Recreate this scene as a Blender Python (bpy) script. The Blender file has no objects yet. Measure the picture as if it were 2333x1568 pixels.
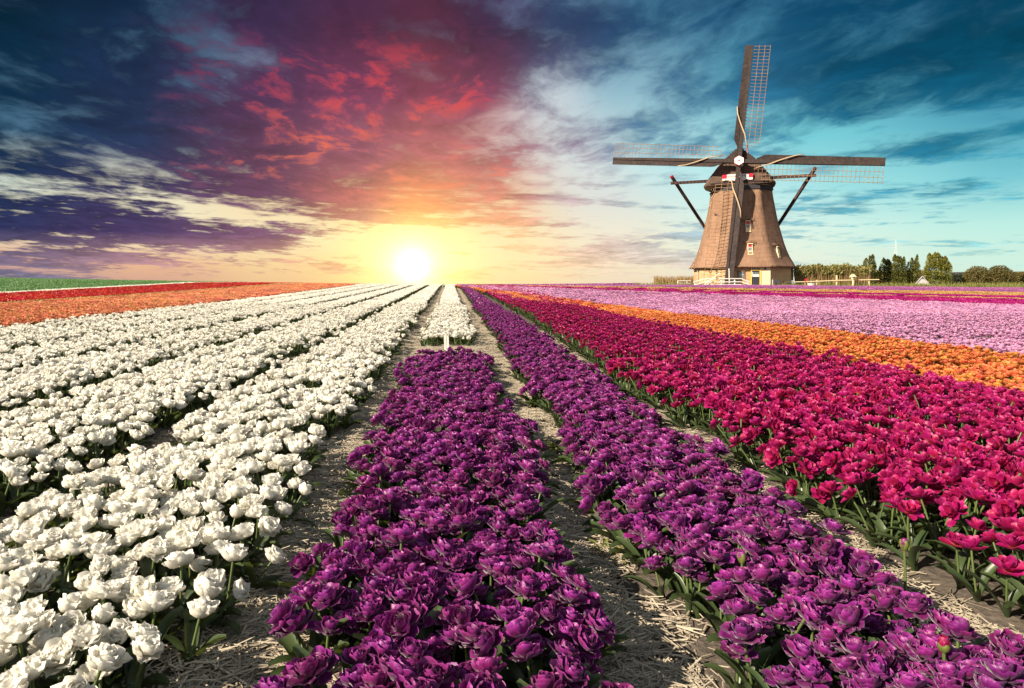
import bpy, bmesh, math, random
import numpy as np
from mathutils import Vector, Matrix, Euler

C = bpy.context.scene.collection
SC = bpy.context.scene
R = math.radians
random.seed(7)
RNG = np.random.default_rng(11)

# ---------------------------------------------------------------- camera, sky, sun, exposure
F = 1555.0            # focal length in pixels of a 2332 px wide frame
CAM_H = 1.25
cam = bpy.data.cameras.new("camera")
cam.sensor_width = 36.0
cam.lens = 24.0
cam.shift_x = 141 / 2332
cam.shift_y = -136 / 2332
cam.clip_start = 0.05
cam.clip_end = 20000
co = bpy.data.objects.new("camera", cam)
co.location = (0, 0, CAM_H)
co.rotation_euler = (R(90), 0, 0)
C.objects.link(co)
SC.camera = co

SC.view_settings.view_transform = 'Standard'
SC.view_settings.look = 'None'
SC.view_settings.exposure = 1.1
SC.view_settings.gamma = 1.0
SC.view_settings.use_curve_mapping = False
SC.render.engine = 'CYCLES'
SC.cycles.use_denoising = True
SC.cycles.max_bounces = 8
SC.cycles.diffuse_bounces = 4
SC.cycles.glossy_bounces = 2
SC.cycles.transmission_bounces = 4
SC.cycles.transparent_max_bounces = 6
SC.cycles.volume_bounces = 0
SC.cycles.sample_clamp_indirect = 6.0
SC.cycles.sample_clamp_direct = 10.0

SUN_AZ = 60.0         # degrees from -Y towards -X: the light on the mill comes from the left, behind the camera
SUN_EL = 30.0
sun = bpy.data.lights.new("sun", 'SUN')
sun.energy = 5.0
sun.angle = R(0.6)
sun.color = (1.0, 0.86, 0.68)
so = bpy.data.objects.new("sun", sun)
sdir = Vector((-math.sin(R(SUN_AZ)) * math.cos(R(SUN_EL)), -math.cos(R(SUN_AZ)) * math.cos(R(SUN_EL)), math.sin(R(SUN_EL))))
so.rotation_euler = sdir.to_track_quat('Z', 'Y').to_euler()
so.location = sdir * 30
C.objects.link(so)


def lin(h):
    h = h.lstrip('#')
    out = []
    for i in (0, 2, 4):
        c = int(h[i:i + 2], 16) / 255
        out.append(c / 12.92 if c <= 0.04045 else ((c + 0.055) / 1.055) ** 2.4)
    return tuple(out)


class NB:
    """a small node-building shorthand"""
    def __init__(self, tree):
        self.t = tree

    def n(self, typ, **kw):
        nd = self.t.nodes.new(typ)
        for k, v in kw.items():
            setattr(nd, k, v)
        return nd

    def put(self, sock, v):
        if isinstance(v, bpy.types.NodeSocket):
            self.t.links.new(v, sock)
        elif v is not None:
            if sock.type == 'RGBA' and len(v) == 3:
                v = (*v, 1.0)
            sock.default_value = v

    def m(self, op, a, b=None, c=None, clamp=False):
        nd = self.n('ShaderNodeMath', operation=op, use_clamp=clamp)
        self.put(nd.inputs[0], a)
        if b is not None:
            self.put(nd.inputs[1], b)
        if c is not None:
            self.put(nd.inputs[2], c)
        return nd.outputs[0]

    def vm(self, op, a, b=None, scale=None):
        nd = self.n('ShaderNodeVectorMath', operation=op)
        self.put(nd.inputs[0], a)
        if b is not None:
            self.put(nd.inputs[1], b)
        if scale is not None:
            self.put(nd.inputs['Scale'], scale)
        return nd.outputs['Value'] if op in ('DOT_PRODUCT', 'LENGTH', 'DISTANCE') else nd.outputs[0]

    def xyz(self, x, y, z):
        nd = self.n('ShaderNodeCombineXYZ')
        for s, v in zip(nd.inputs, (x, y, z)):
            self.put(s, v)
        return nd.outputs[0]

    def sep(self, v):
        nd = self.n('ShaderNodeSeparateXYZ')
        self.put(nd.inputs[0], v)
        return nd.outputs

    def rng(self, v, a, b, c=0.0, d=1.0, smooth=True):
        nd = self.n('ShaderNodeMapRange', interpolation_type='SMOOTHSTEP' if smooth else 'LINEAR')
        nd.clamp = True
        for k, val in zip((0, 1, 2, 3, 4), (v, a, b, c, d)):
            self.put(nd.inputs[k], val)
        return nd.outputs[0]

    def mix(self, f, a, b, mode='MIX', clamp=False):
        nd = self.n('ShaderNodeMix', data_type='RGBA', blend_type=mode)
        nd.clamp_result = clamp
        self.put(nd.inputs[0], f)
        self.put(nd.inputs[6], a)
        self.put(nd.inputs[7], b)
        return nd.outputs[2]

    def noise(self, vec, scale=5.0, detail=4.0, rough=0.5, dist=0.0, lac=2.0, dim='3D', color=False):
        nd = self.n('ShaderNodeTexNoise', noise_dimensions=dim)
        if vec is not None:
            self.put(nd.inputs['Vector'], vec)
        self.put(nd.inputs['Scale'], scale)
        self.put(nd.inputs['Detail'], detail)
        self.put(nd.inputs['Roughness'], rough)
        self.put(nd.inputs['Lacunarity'], lac)
        self.put(nd.inputs['Distortion'], dist)
        return nd.outputs['Color' if color else 'Fac']

    def ramp(self, v, stops, interp='LINEAR'):
        nd = self.n('ShaderNodeValToRGB')
        self.put(nd.inputs[0], v)
        cr = nd.color_ramp
        cr.interpolation = interp
        while len(cr.elements) < len(stops):
            cr.elements.new(0.5)
        for e, (p, c) in zip(cr.elements, stops):
            e.position = p
            e.color = (*c[:3], 1)
        return nd.outputs[0]


world = bpy.data.worlds.new("World")
SC.world = world
world.use_nodes = True
world.node_tree.nodes.clear()
world.cycles.sampling_method = 'MANUAL'
world.cycles.sample_map_resolution = 2048


def build_sky():
    b = NB(world.node_tree)
    d = b.vm('NORMALIZE', b.n('ShaderNodeTexCoord').outputs['Generated'])
    x, y, z = b.sep(d)
    el = b.m('MULTIPLY', b.m('ARCSINE', z), 180 / math.pi)
    az = b.m('MULTIPLY', b.m('ARCTAN2', x, b.m('ABSOLUTE', y)), 180 / math.pi)
    azf = b.m('DIVIDE', b.m('ADD', az, 45.0), 90.0, clamp=True)

    # clouds on a plane overhead, drawn out towards the sunset
    k = b.m('DIVIDE', 1.0, b.m('ADD', b.m('MAXIMUM', z, 0.0), 0.085))
    px, py = b.m('MULTIPLY', x, k), b.m('MULTIPLY', y, k)
    p = b.xyz(px, b.m('MULTIPLY', py, 0.66), 3.7)
    warp = b.noise(p, 1.7, 4, 0.55, color=True)
    pw = b.vm('ADD', p, b.vm('SCALE', b.vm('SUBTRACT', warp, (0.5, 0.5, 0.5)), scale=0.42))
    n1 = b.noise(pw, 1.9, 10, 0.60)
    n2 = b.noise(b.vm('ADD', pw, (4.1, 7.7, 1.3)), 6.0, 9, 0.60)
    shift = b.vm('ADD', pw, (0.015, 0.07, 0.0))
    n1s = b.noise(shift, 1.9, 7, 0.60)
    n3 = b.noise(b.vm('ADD', pw, (9.0, 2.0, 5.0)), 2.1, 8, 0.60)
    # thin streaks lying along the horizon, in azimuth and elevation
    pb = b.xyz(b.m('MULTIPLY', az, 0.050), b.m('ADD', b.m('MULTIPLY', el, 0.56), b.m('MULTIPLY', az, 0.030)), 0.0)
    wb = b.noise(pb, 1.6, 4, 0.55, color=True)
    nb = b.noise(b.vm('ADD', pb, b.vm('SCALE', wb, scale=0.45)), 1.6, 9, 0.62)

    rows = [0.3, 1.6, 4.0, 7.0, 10.8, 15.3, 20.5, 42.0]
    clear = [
        [(-34, '#a58f9c'), (-24, '#d9a890'), (-14, '#f0c793'), (-3, '#ffe27c'), (5, '#fbe0a4'), (14, '#f3dfc0'), (24, '#e9e7d2'), (40, '#d6efdc')],
        [(-34, '#dba38f'), (-24, '#ecb78f'), (-14, '#f5d299'), (-3, '#ffee90'), (5, '#fce6ac'), (14, '#f6e6c6'), (24, '#e9efda'), (40, '#ccefe0')],
        [(-34, '#f2e0b8'), (-22, '#f8e9c0'), (-14, '#f8e6b8'), (-3, '#ffe684'), (5, '#fbe2ac'), (14, '#efe6cf'), (24, '#dcf2e4'), (40, '#b4e8de')],
        [(-34, '#d5dcc8'), (-24, '#eee4c2'), (-14, '#f2d3a0'), (-3, '#f6c274'), (4, '#f0c392'), (12, '#dcdcd4'), (22, '#c4ece8'), (32, '#8fd8da'), (40, '#66bfca')],
        [(-34, '#33607c'), (-20, '#5c7088'), (-10, '#c08a84'), (0, '#e49a7e'), (5, '#dcc6bc'), (11, '#d2dddb'), (18, '#aee2e4'), (28, '#6cc8d0'), (40, '#2f93aa')],
        [(-34, '#28566f'), (-22, '#46708e'), (-12, '#8c8ea6'), (-4, '#a8686e'), (3, '#c08a8c'), (8, '#c8d0d4'), (14, '#8cb6c4'), (24, '#4d9fb4'), (32, '#1f748f'), (40, '#13617e')],
        [(-34, '#143c54'), (-22, '#2e5470'), (-12, '#5c5e80'), (-4, '#664a68'), (4, '#5c6284'), (10, '#4d7290'), (18, '#3a7a98'), (28, '#1c6a8c'), (40, '#0e5877')],
        [(-40, '#123c58'), (0, '#2c4a6c'), (40, '#0e4a68')],
    ]
    cloud = [
        [(-34, '#6a7088'), (-20, '#b08890'), (-10, '#dca884'), (-3, '#ffcc58'), (8, '#ecc8a0'), (17, '#dccbb8'), (25, '#c8dcd4'), (40, '#b0dcd4')],
        [(-34, '#7c6a82'), (-20, '#b98a8c'), (-10, '#e0aa80'), (-3, '#ffd060'), (8, '#ecc8a0'), (17, '#d8c8b8'), (25, '#bcd3cf'), (40, '#a5d8d0')],
        [(-34, '#2b3056'), (-25, '#43365e'), (-15, '#704c6c'), (-8, '#b88470'), (-3, '#f0b050'), (5, '#e5b080'), (12, '#cdb4ac'), (20, '#a5bcc4'), (30, '#74bcc8'), (40, '#6ab6c4')],
        [(-34, '#1c3052'), (-25, '#34345a'), (-15, '#643f60'), (-8, '#a2565a'), (-3, '#cf7a4c'), (4, '#d08470'), (10, '#b39ca2'), (17, '#8aacba'), (25, '#5a9eb2'), (33, '#368eaa'), (40, '#3a9cb2')],
        [(-34, '#0c2e4a'), (-25, '#213456'), (-15, '#573556'), (-8, '#8c4c68'), (-2, '#b0626a'), (4, '#a8646e'), (10, '#84708a'), (16, '#54809e'), (24, '#307a9a'), (32, '#156080'), (40, '#14607e')],
        [(-34, '#062a42'), (-25, '#182c4c'), (-15, '#4c3058'), (-8, '#70345a'), (-2, '#823c58'), (3, '#783c5a'), (8, '#545070'), (14, '#345c80'), (24, '#225c7c'), (31, '#084460'), (40, '#084862')],
        [(-34, '#031c2a'), (-25, '#0c2640'), (-15, '#38284c'), (-8, '#422342'), (-2, '#4c243c'), (4, '#382848'), (10, '#243a5c'), (18, '#164468'), (28, '#083e5e'), (40, '#04304a')],
        [(-40, '#04202e'), (0, '#20243e'), (40, '#052f46')],
    ]
    # how much of the sky the clouds close (0.5 = half)
    cover = [
        [(-34, .42), (-10, .40), (0, .25), (14, .40), (25, .42), (40, .30)],
        [(-34, .48), (-12, .42), (-3, .30), (12, .50), (20, .48), (40, .30)],
        [(-34, .74), (-22, .66), (-10, .40), (-3, .36), (8, .42), (18, .45), (30, .42), (40, .28)],
        [(-34, .50), (-24, .47), (-16, .56), (-10, .70), (-2, .66), (5, .50), (14, .40), (22, .32), (40, .34)],
        [(-34, .70), (-20, .76), (-10, .80), (-2, .76), (4, .54), (9, .40), (16, .40), (25, .42), (40, .50)],
        [(-34, .60), (-24, .72), (-14, .72), (-6, .84), (2, .70), (7, .44), (13, .50), (22, .56), (30, .68), (40, .68)],
        [(-34, .66), (-20, .68), (-10, .74), (0, .76), (8, .60), (20, .58), (30, .64), (40, .68)],
        [(-40, .6), (40, .6)],
    ]

    def grid(table, conv):
        out = None
        for i, row in enumerate(table):
            r_ = b.ramp(azf, [((a + 45) / 90, conv(c)) for a, c in row], 'EASE' if conv is lin else 'LINEAR')
            out = r_ if out is None else b.mix(b.rng(el, rows[i - 1], rows[i], 0, 1, smooth=False), out, r_)
        return out

    c_clear = grid(clear, lin)
    c_cloud = grid(cloud, lin)
    cov = b.sep(grid(cover, lambda v: (v, v, v)))[0]

    low = b.rng(el, 6.5, 10.5, 1, 0)
    dens = b.m('ADD', b.m('MULTIPLY', nb, low), b.m('MULTIPLY', n1, b.m('SUBTRACT', 1.0, low)))
    dens = b.m('ADD', dens, b.m('MULTIPLY', b.m('SUBTRACT', n2, 0.5), 0.40))
    thr = b.m('SUBTRACT', 0.80, b.m('MULTIPLY', cov, 0.62))
    soft = b.rng(el, 2, 14, 0.06, 0.15)
    mask = b.rng(dens, b.m('SUBTRACT', thr, soft), b.m('ADD', thr, soft))
    # tone inside the clouds: thick parts darker, edges that face the sunset lighter
    tone = b.m('ADD', -0.05, b.m('MULTIPLY', b.m('ADD', b.m('MULTIPLY', n2, 0.50), b.m('MULTIPLY', n3, 0.50)), 2.2))
    lit = b.m('MULTIPLY', b.m('SUBTRACT', n1, n1s), 6.0)
    tone = b.m('ADD', tone, b.m('MULTIPLY', lit, 0.26))
    c_cloud = b.vm('SCALE', c_cloud, scale=b.m('MAXIMUM', tone, 0.3))
    # undersides set on fire by the low sun
    fz = b.m('MULTIPLY', b.rng(az, -27, -8), b.rng(az, 8, 1))
    fz = b.m('MULTIPLY', fz, b.m('MULTIPLY', b.rng(el, 6.5, 10), b.rng(el, 21.5, 16)))
    patch = b.rng(n3, 0.44, 0.58)
    fire = b.m('MULTIPLY', b.m('MULTIPLY', fz, b.m('MULTIPLY', patch, mask)), b.rng(b.m('ADD', n2, b.m('MULTIPLY', lit, 0.12)), 0.47, 0.62))
    firec = b.mix(b.rng(el, 16, 9), lin('#d8444e'), lin('#f87848'))
    c_cloud = b.mix(b.m('MULTIPLY', fire, 0.70), c_cloud, firec)

    # the clear part of the sky is the physical sky, tinted to the evening
    nish = b.n('ShaderNodeTexSky', sky_type='NISHITA')
    nish.sun_disc = False
    nish.sun_elevation = R(SUN_EL)
    nish.sun_rotation = R(180 + SUN_AZ)
    nish.air_density = 1.2
    nish.dust_density = 1.5
    nish.ozone_density = 3.0
    col = b.mix(mask, c_clear, c_cloud)
    # behind the camera: broken grey-blue cloud instead of the sunset colours, brightened as fill light
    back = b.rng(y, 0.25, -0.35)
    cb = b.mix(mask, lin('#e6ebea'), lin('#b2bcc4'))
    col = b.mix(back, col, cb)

    # the sun on the horizon and its glow
    s = Vector((math.sin(R(-3.15)) * math.cos(R(1.55)), math.cos(R(-3.15)) * math.cos(R(1.55)), math.sin(R(1.55))))
    ang = b.m('MULTIPLY', b.m('ARCCOSINE', b.m('MINIMUM', b.vm('DOT_PRODUCT', d, tuple(s)), 0.999999)), 180 / math.pi)

    def glow(width, c, power=1.0):
        e = b.m('EXPONENT', b.m('MULTIPLY', b.m('POWER', b.m('DIVIDE', ang, width), power), -1.0))
        return b.vm('SCALE', c, scale=e)
    g = b.vm('ADD', glow(0.17, (GLOW_CORE, GLOW_CORE * .78, GLOW_CORE * .42), 2.0), glow(2.1, (1.5, 1.25, 0.75)))
    g = b.vm('ADD', g, glow(0.70, (5.0, 4.0, 2.0)))
    g = b.vm('ADD', g, glow(6.0, (0.38, 0.21, 0.05)))
    col = b.vm('ADD', col, g)
    below = b.rng(el, -0.2, -1.2)
    col = b.mix(below, col, lin('#6b6a5c'))
    # strength 0.1: the physical sky at its usual strength fills 1/12 of the clear part
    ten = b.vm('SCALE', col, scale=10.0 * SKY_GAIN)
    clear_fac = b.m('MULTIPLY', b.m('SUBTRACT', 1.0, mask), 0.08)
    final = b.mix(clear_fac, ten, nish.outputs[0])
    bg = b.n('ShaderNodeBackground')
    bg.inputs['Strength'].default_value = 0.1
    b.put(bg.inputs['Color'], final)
    out = b.n('ShaderNodeOutputWorld')
    b.t.links.new(bg.outputs[0], out.inputs['Surface'])


GLOW_CORE = 100000.0
SKY_GAIN = 0.478
build_sky()


# ---------------------------------------------------------------- object helpers
def tag(o, label=None, cat=None, group=None, kind=None):
    if label:
        o['label'] = label
    if cat:
        o['category'] = cat
    if group:
        o['group'] = group
    if kind:
        o['kind'] = kind
    return o


def empty(name, loc=(0, 0, 0), rotz=0.0):
    o = bpy.data.objects.new(name, None)
    o.empty_display_size = 0.1
    o.location = loc
    o.rotation_euler = (0, 0, rotz)
    C.objects.link(o)
    return o


def link(name, me, parent=None):
    o = bpy.data.objects.new(name, me)
    C.objects.link(o)
    if parent is not None:
        o.parent = parent
    return o


class MB:
    """collects verts and faces and becomes one mesh"""
    def __init__(self):
        self.v, self.f, self.mi, self.uv = [], [], [], []
        self.nv = 0

    def add(self, v, f, mi=0, uv=None):
        v = np.asarray(v, dtype=float).reshape(-1, 3)
        self.v.append(v)
        for q in f:
            self.f.append(tuple(int(i) + self.nv for i in q))
        self.mi += [mi] * len(f)
        self.uv.append(np.zeros((len(v), 2)) if uv is None else np.asarray(uv, dtype=float))
        self.nv += len(v)
        return self

    def box(self, c, s, rot=None, mi=0, taper=1.0):
        hx, hy, hz = (k / 2 for k in s)
        p = np.array([[x, y, z] for z in (-1, 1) for y in (-1, 1) for x in (-1, 1)], dtype=float)
        p[p[:, 2] > 0, :2] *= taper
        p *= (hx, hy, hz)
        if rot is not None:
            p = p @ np.array(rot.to_3x3() if hasattr(rot, 'to_3x3') else rot).T
        p += np.array(c)
        return self.add(p, [(0, 2, 3, 1), (4, 5, 7, 6), (0, 1, 5, 4), (2, 6, 7, 3), (0, 4, 6, 2), (1, 3, 7, 5)], mi)

    def beam(self, a, b, w, h, mi=0, up=(0, 0, 1), w2=None, h2=None):
        a, b = Vector(a), Vector(b)
        z = (b - a).normalized()
        u = Vector(up)
        if abs(z.dot(u)) > 0.98:
            u = Vector((0, 1, 0))
        x = u.cross(z).normalized()
        y = z.cross(x)
        w2, h2 = w2 or w, h2 or h
        p = []
        for q, ww, hh in ((a, w, h), (b, w2, h2)):
            for sx, sy in ((-1, -1), (1, -1), (1, 1), (-1, 1)):
                p.append(q + x * (sx * ww / 2) + y * (sy * hh / 2))
        return self.add([tuple(k) for k in p], [(3, 2, 1, 0), (4, 5, 6, 7), (0, 1, 5, 4), (1, 2, 6, 5), (2, 3, 7, 6), (3, 0, 4, 7)], mi)

    def tube(self, pts, rad, n=6, mi=0, cap=True):
        pts = [Vector(p) for p in pts]
        rad = rad if hasattr(rad, '__len__') else [rad] * len(pts)
        vs = []
        for i, p in enumerate(pts):
            t = (pts[min(i + 1, len(pts) - 1)] - pts[max(i - 1, 0)]).normalized()
            ref = Vector((0, 0, 1)) if abs(t.z) < 0.9 else Vector((1, 0, 0))
            x = ref.cross(t).normalized()
            y = t.cross(x)
            for k in range(n):
                a = 2 * math.pi * k / n
                vs.append(tuple(p + (x * math.cos(a) + y * math.sin(a)) * rad[i]))
        fs = []
        for i in range(len(pts) - 1):
            for k in range(n):
                fs.append((i * n + k, i * n + (k + 1) % n, (i + 1) * n + (k + 1) % n, (i + 1) * n + k))
        if cap:
            fs.append(tuple(range(n - 1, -1, -1)))
            fs.append(tuple(range((len(pts) - 1) * n, len(pts) * n)))
        return self.add(vs, fs, mi)

    def arrays(self):
        return np.concatenate(self.v) if self.v else np.zeros((0, 3))

    def mesh(self, name, mats, smooth=False):
        me = bpy.data.meshes.new(name)
        V = self.arrays()
        me.from_pydata(V.tolist(), [], self.f)
        for m_ in (mats if isinstance(mats, (list, tuple)) else [mats]):
            me.materials.append(m_)
        if len(set(self.mi)) > 1:
            me.polygons.foreach_set('material_index', self.mi)
        UV = np.concatenate(self.uv)
        if UV.any():
            lay = me.uv_layers.new(name='uv')
            li = np.zeros(len(me.loops), dtype=np.int32)
            me.loops.foreach_get('vertex_index', li)
            lay.data.foreach_set('uv', UV[li].astype(np.float32).ravel())
        if smooth:
            me.polygons.foreach_set('use_smooth', [True] * len(me.polygons))
        me.update()
        return me

    def build(self, name, mats, parent=None, smooth=False):
        return link(name, self.mesh(name, mats, smooth), parent)


def from_arrays(name, V, Q, mats, mi=None, uv=None, smooth=False, cols=None):
    """one mesh from numpy arrays of vertices and of quads (or triangles)"""
    me = bpy.data.meshes.new(name)
    V = np.asarray(V, dtype=np.float32)
    Q = np.asarray(Q, dtype=np.int32)
    k = Q.shape[1]
    me.vertices.add(len(V))
    me.vertices.foreach_set('co', V.ravel())
    me.loops.add(Q.size)
    me.loops.foreach_set('vertex_index', Q.ravel())
    me.polygons.add(len(Q))
    me.polygons.foreach_set('loop_start', np.arange(len(Q), dtype=np.int32) * k)
    me.polygons.foreach_set('loop_total', np.full(len(Q), k, dtype=np.int32))
    for m_ in (mats if isinstance(mats, (list, tuple)) else [mats]):
        me.materials.append(m_)
    if mi is not None:
        me.polygons.foreach_set('material_index', np.asarray(mi, dtype=np.int32))
    me.update(calc_edges=True)
    if uv is not None:
        lay = me.uv_layers.new(name='uv')
        lay.data.foreach_set('uv', np.asarray(uv, dtype=np.float32)[Q.ravel()].ravel())
    if cols is not None:
        at = me.attributes.new('tint', 'FLOAT', 'POINT')
        at.data.foreach_set('value', np.asarray(cols, dtype=np.float32))
    if smooth:
        me.polygons.foreach_set('use_smooth', np.ones(len(Q), dtype=bool))
    me.validate()
    return me


# ---------------------------------------------------------------- materials
def new_mat(name):
    m_ = bpy.data.materials.new(name)
    m_.use_nodes = True
    t = m_.node_tree
    t.nodes.clear()
    b = NB(t)
    out = b.n('ShaderNodeOutputMaterial')
    return m_, b, out


def principled(b, color, rough=0.6, spec=0.4, normal=None, **kw):
    p = b.n('ShaderNodeBsdfPrincipled')
    b.put(p.inputs['Base Color'], color)
    b.put(p.inputs['Roughness'], rough)
    p.inputs['Specular IOR Level'].default_value = spec
    if normal is not None:
        b.put(p.inputs['Normal'], normal)
    for k, v in kw.items():
        b.put(p.inputs[k], v)
    return p.outputs[0]


def bump(b, h, strength=0.4, dist=0.02):
    nd = b.n('ShaderNodeBump')
    nd.inputs['Strength'].default_value = strength
    nd.inputs['Distance'].default_value = dist
    b.put(nd.inputs['Height'], h)
    return nd.outputs[0]


def petal_mat(name, base, edge, throat, translucent, rough=0.42, spec=0.5, vary=0.35, hue=0.03, sheen=0.0):
    m_, b, out = new_mat(name)
    uv = b.n('ShaderNodeUVMap')
    uv.uv_map = 'uv'
    u, v, _ = b.sep(uv.outputs[0])
    rnd = b.n('ShaderNodeObjectInfo').outputs['Random']
    vein = b.noise(b.xyz(b.m('MULTIPLY', u, 14.0), b.m('MULTIPLY', v, 1.6), b.m('MULTIPLY', rnd, 40)), 1.6, 3, 0.6)
    c = b.ramp(v, [(0.0, throat), (0.28, base), (0.78, base), (1.0, edge)])
    side = b.rng(b.m('ABSOLUTE', b.m('SUBTRACT', u, 0.5)), 0.36, 0.5)
    c = b.mix(b.m('MULTIPLY', side, 0.6), c, edge)
    c = b.mix(b.m('MULTIPLY', b.rng(vein, 0.40, 0.62), 0.22), c, edge)
    hs = b.n('ShaderNodeHueSaturation')
    b.put(hs.inputs['Hue'], b.m('ADD', 0.5 - hue / 2, b.m('MULTIPLY', rnd, hue)))
    b.put(hs.inputs['Value'], b.m('ADD', 1.0 - vary / 2, b.m('MULTIPLY', b.m('FRACT', b.m('MULTIPLY', rnd, 7.31)), vary)))
    b.put(hs.inputs['Color'], c)
    c = hs.outputs[0]
    nrm = bump(b, vein, 0.35, 0.003)
    p = principled(b, c, rough, spec, nrm)
    if sheen:
        p.node.inputs['Sheen Weight'].default_value = sheen
        p.node.inputs['Sheen Roughness'].default_value = 0.4
    tr = b.n('ShaderNodeBsdfTranslucent')
    b.put(tr.inputs['Color'], c)
    ms = b.n('ShaderNodeMixShader')
    ms.inputs[0].default_value = translucent
    b.t.links.new(p, ms.inputs[1])
    b.t.links.new(tr.outputs[0], ms.inputs[2])
    b.t.links.new(ms.outputs[0], out.inputs[0])
    return m_


M = {}
M['white'] = petal_mat('white_petal', (0.90, 0.875, 0.79), (0.92, 0.905, 0.85), (0.80, 0.69, 0.36), 0.55, 0.55, 0.3, vary=0.12, hue=0.012)
M['purple'] = petal_mat('purple_petal', (0.122, 0.002, 0.086), (0.28, 0.028, 0.23), (0.06, 0.002, 0.035), 0.24, 0.40, 0.5, vary=0.50, hue=0.05, sheen=0.25)
M['crimson'] = petal_mat('crimson_petal', (0.31, 0.003, 0.075), (0.48, 0.030, 0.18), (0.42, 0.12, 0.02), 0.36, 0.40, 0.5, vary=0.40, hue=0.03)
M['orange'] = petal_mat('orange_petal', (0.66, 0.17, 0.045), (0.72, 0.29, 0.11), (0.64, 0.33, 0.05), 0.34, 0.45, 0.4, vary=0.35, hue=0.05)
M['pink'] = petal_mat('pink_petal', (0.54, 0.21, 0.41), (0.66, 0.41, 0.60), (0.50, 0.12, 0.33), 0.32, 0.45, 0.4, vary=0.40, hue=0.04)
M['magenta'] = petal_mat('magenta_petal', (0.38, 0.003, 0.15), (0.48, 0.03, 0.24), (0.30, 0.003, 0.10), 0.30, 0.45, 0.4, vary=0.40, hue=0.03)
M['yellow'] = petal_mat('yellow_petal', (0.55, 0.32, 0.11), (0.60, 0.40, 0.18), (0.48, 0.27, 0.06), 0.30, 0.5, 0.3, vary=0.35, hue=0.03)
M['lilac'] = petal_mat('lilac_petal', (0.36, 0.09, 0.30), (0.48, 0.20, 0.42), (0.28, 0.05, 0.22), 0.30, 0.5, 0.3, vary=0.35, hue=0.03)
M['red'] = petal_mat('red_petal', (0.50, 0.014, 0.010), (0.58, 0.05, 0.03), (0.50, 0.06, 0.01), 0.30, 0.45, 0.4, vary=0.35, hue=0.03)
M['coral'] = petal_mat('coral_petal', (0.70, 0.24, 0.11), (0.76, 0.38, 0.21), (0.72, 0.30, 0.05), 0.32, 0.45, 0.4, vary=0.40, hue=0.05)


def leaf_mat(name, c1, c2, translucent=0.22, rough=0.38, tint=False):
    m_, b, out = new_mat(name)
    rnd = b.n('ShaderNodeObjectInfo').outputs['Random']
    g = b.n('ShaderNodeNewGeometry').outputs['Position']
    nz = b.noise(g, 9.0, 3, 0.6)
    fac = b.m('ADD', b.m('MULTIPLY', rnd, 0.5), b.m('MULTIPLY', nz, 0.5))
    if tint:
        at = b.n('ShaderNodeAttribute')
        at.attribute_name = 'tint'
        fac = at.outputs['Fac']
    c = b.mix(fac, c1, c2)
    p = principled(b, c, rough, 0.45)
    tr = b.n('ShaderNodeBsdfTranslucent')
    b.put(tr.inputs['Color'], b.mix(0.5, c, (0.16, 0.20, 0.01)))
    ms = b.n('ShaderNodeMixShader')
    ms.inputs[0].default_value = translucent
    b.t.links.new(p, ms.inputs[1])
    b.t.links.new(tr.outputs[0], ms.inputs[2])
    b.t.links.new(ms.outputs[0], out.inputs[0])
    return m_


M['leaf'] = leaf_mat('tulip_leaf', (0.028, 0.052, 0.020), (0.062, 0.088, 0.032))
M['stem'] = leaf_mat('tulip_stem', (0.075, 0.11, 0.035), (0.12, 0.16, 0.05), 0.1)
M['field_leaf'] = leaf_mat('field_leaf', (0.085, 0.23, 0.06), (0.15, 0.32, 0.11))
M['poplar'] = leaf_mat('poplar_leaf', (0.03, 0.052, 0.010), (0.24, 0.22, 0.025), 0.25, 0.55, tint=True)
M['hedge'] = leaf_mat('hedge_leaf', (0.045, 0.05, 0.012), (0.17, 0.125, 0.03), 0.25, 0.6, tint=True)
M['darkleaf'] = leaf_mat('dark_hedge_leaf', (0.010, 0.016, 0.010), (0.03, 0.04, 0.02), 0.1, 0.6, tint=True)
M['reed'] = leaf_mat('reed_stalk', (0.22, 0.13, 0.055), (0.36, 0.24, 0.10), 0.2, 0.7, tint=True)
M['reedtop'] = leaf_mat('reed_top', (0.11, 0.13, 0.03), (0.26, 0.24, 0.06), 0.25, 0.6, tint=True)
M['weed'] = leaf_mat('weed_leaf', (0.10, 0.14, 0.03), (0.19, 0.21, 0.05), 0.3, 0.5)


# ---------------------------------------------------------------- terrain
def ss(a, b_, x):
    t = np.clip((np.asarray(x, dtype=float) - a) / (b_ - a), 0, 1)
    return t * t * (3 - 2 * t)


FIELD_END = 64.0


def terrain(X, Y):
    X, Y = np.asarray(X, dtype=float), np.asarray(Y, dtype=float)
    u = X / np.maximum(Y, 1.0)
    g = ss(0.10, 0.28, u)
    over = np.clip(u - 0.43, 0, 0.6)
    right = g * ((0.95 - 0.62 * over) * ss(30, 62, Y) + (0.16 + 0.62 * over) * ss(64.3, 67, Y))
    left = np.clip(-u / 0.66, 0, 1.35) ** 1.35 * 0.92 * ss(35, 100, Y)
    rise = (1 - g) * 0.0154 * np.clip(Y, 0, 65)
    return np.where(Y > 0, right + left + rise, 0.0)


def hash2(ix, iy, seed):
    h = np.sin(ix * 127.1 + iy * 311.7 + seed * 74.7) * 43758.5453
    return h - np.floor(h)


def vnoise(x, y, seed=0.0):
    ix, iy = np.floor(x), np.floor(y)
    fx, fy = x - ix, y - iy
    fx, fy = fx * fx * (3 - 2 * fx), fy * fy * (3 - 2 * fy)
    a, b_ = hash2(ix, iy, seed), hash2(ix + 1, iy, seed)
    c, d = hash2(ix, iy + 1, seed), hash2(ix + 1, iy + 1, seed)
    return (a * (1 - fx) + b_ * fx) * (1 - fy) + (c * (1 - fx) + d * fx) * fy


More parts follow.
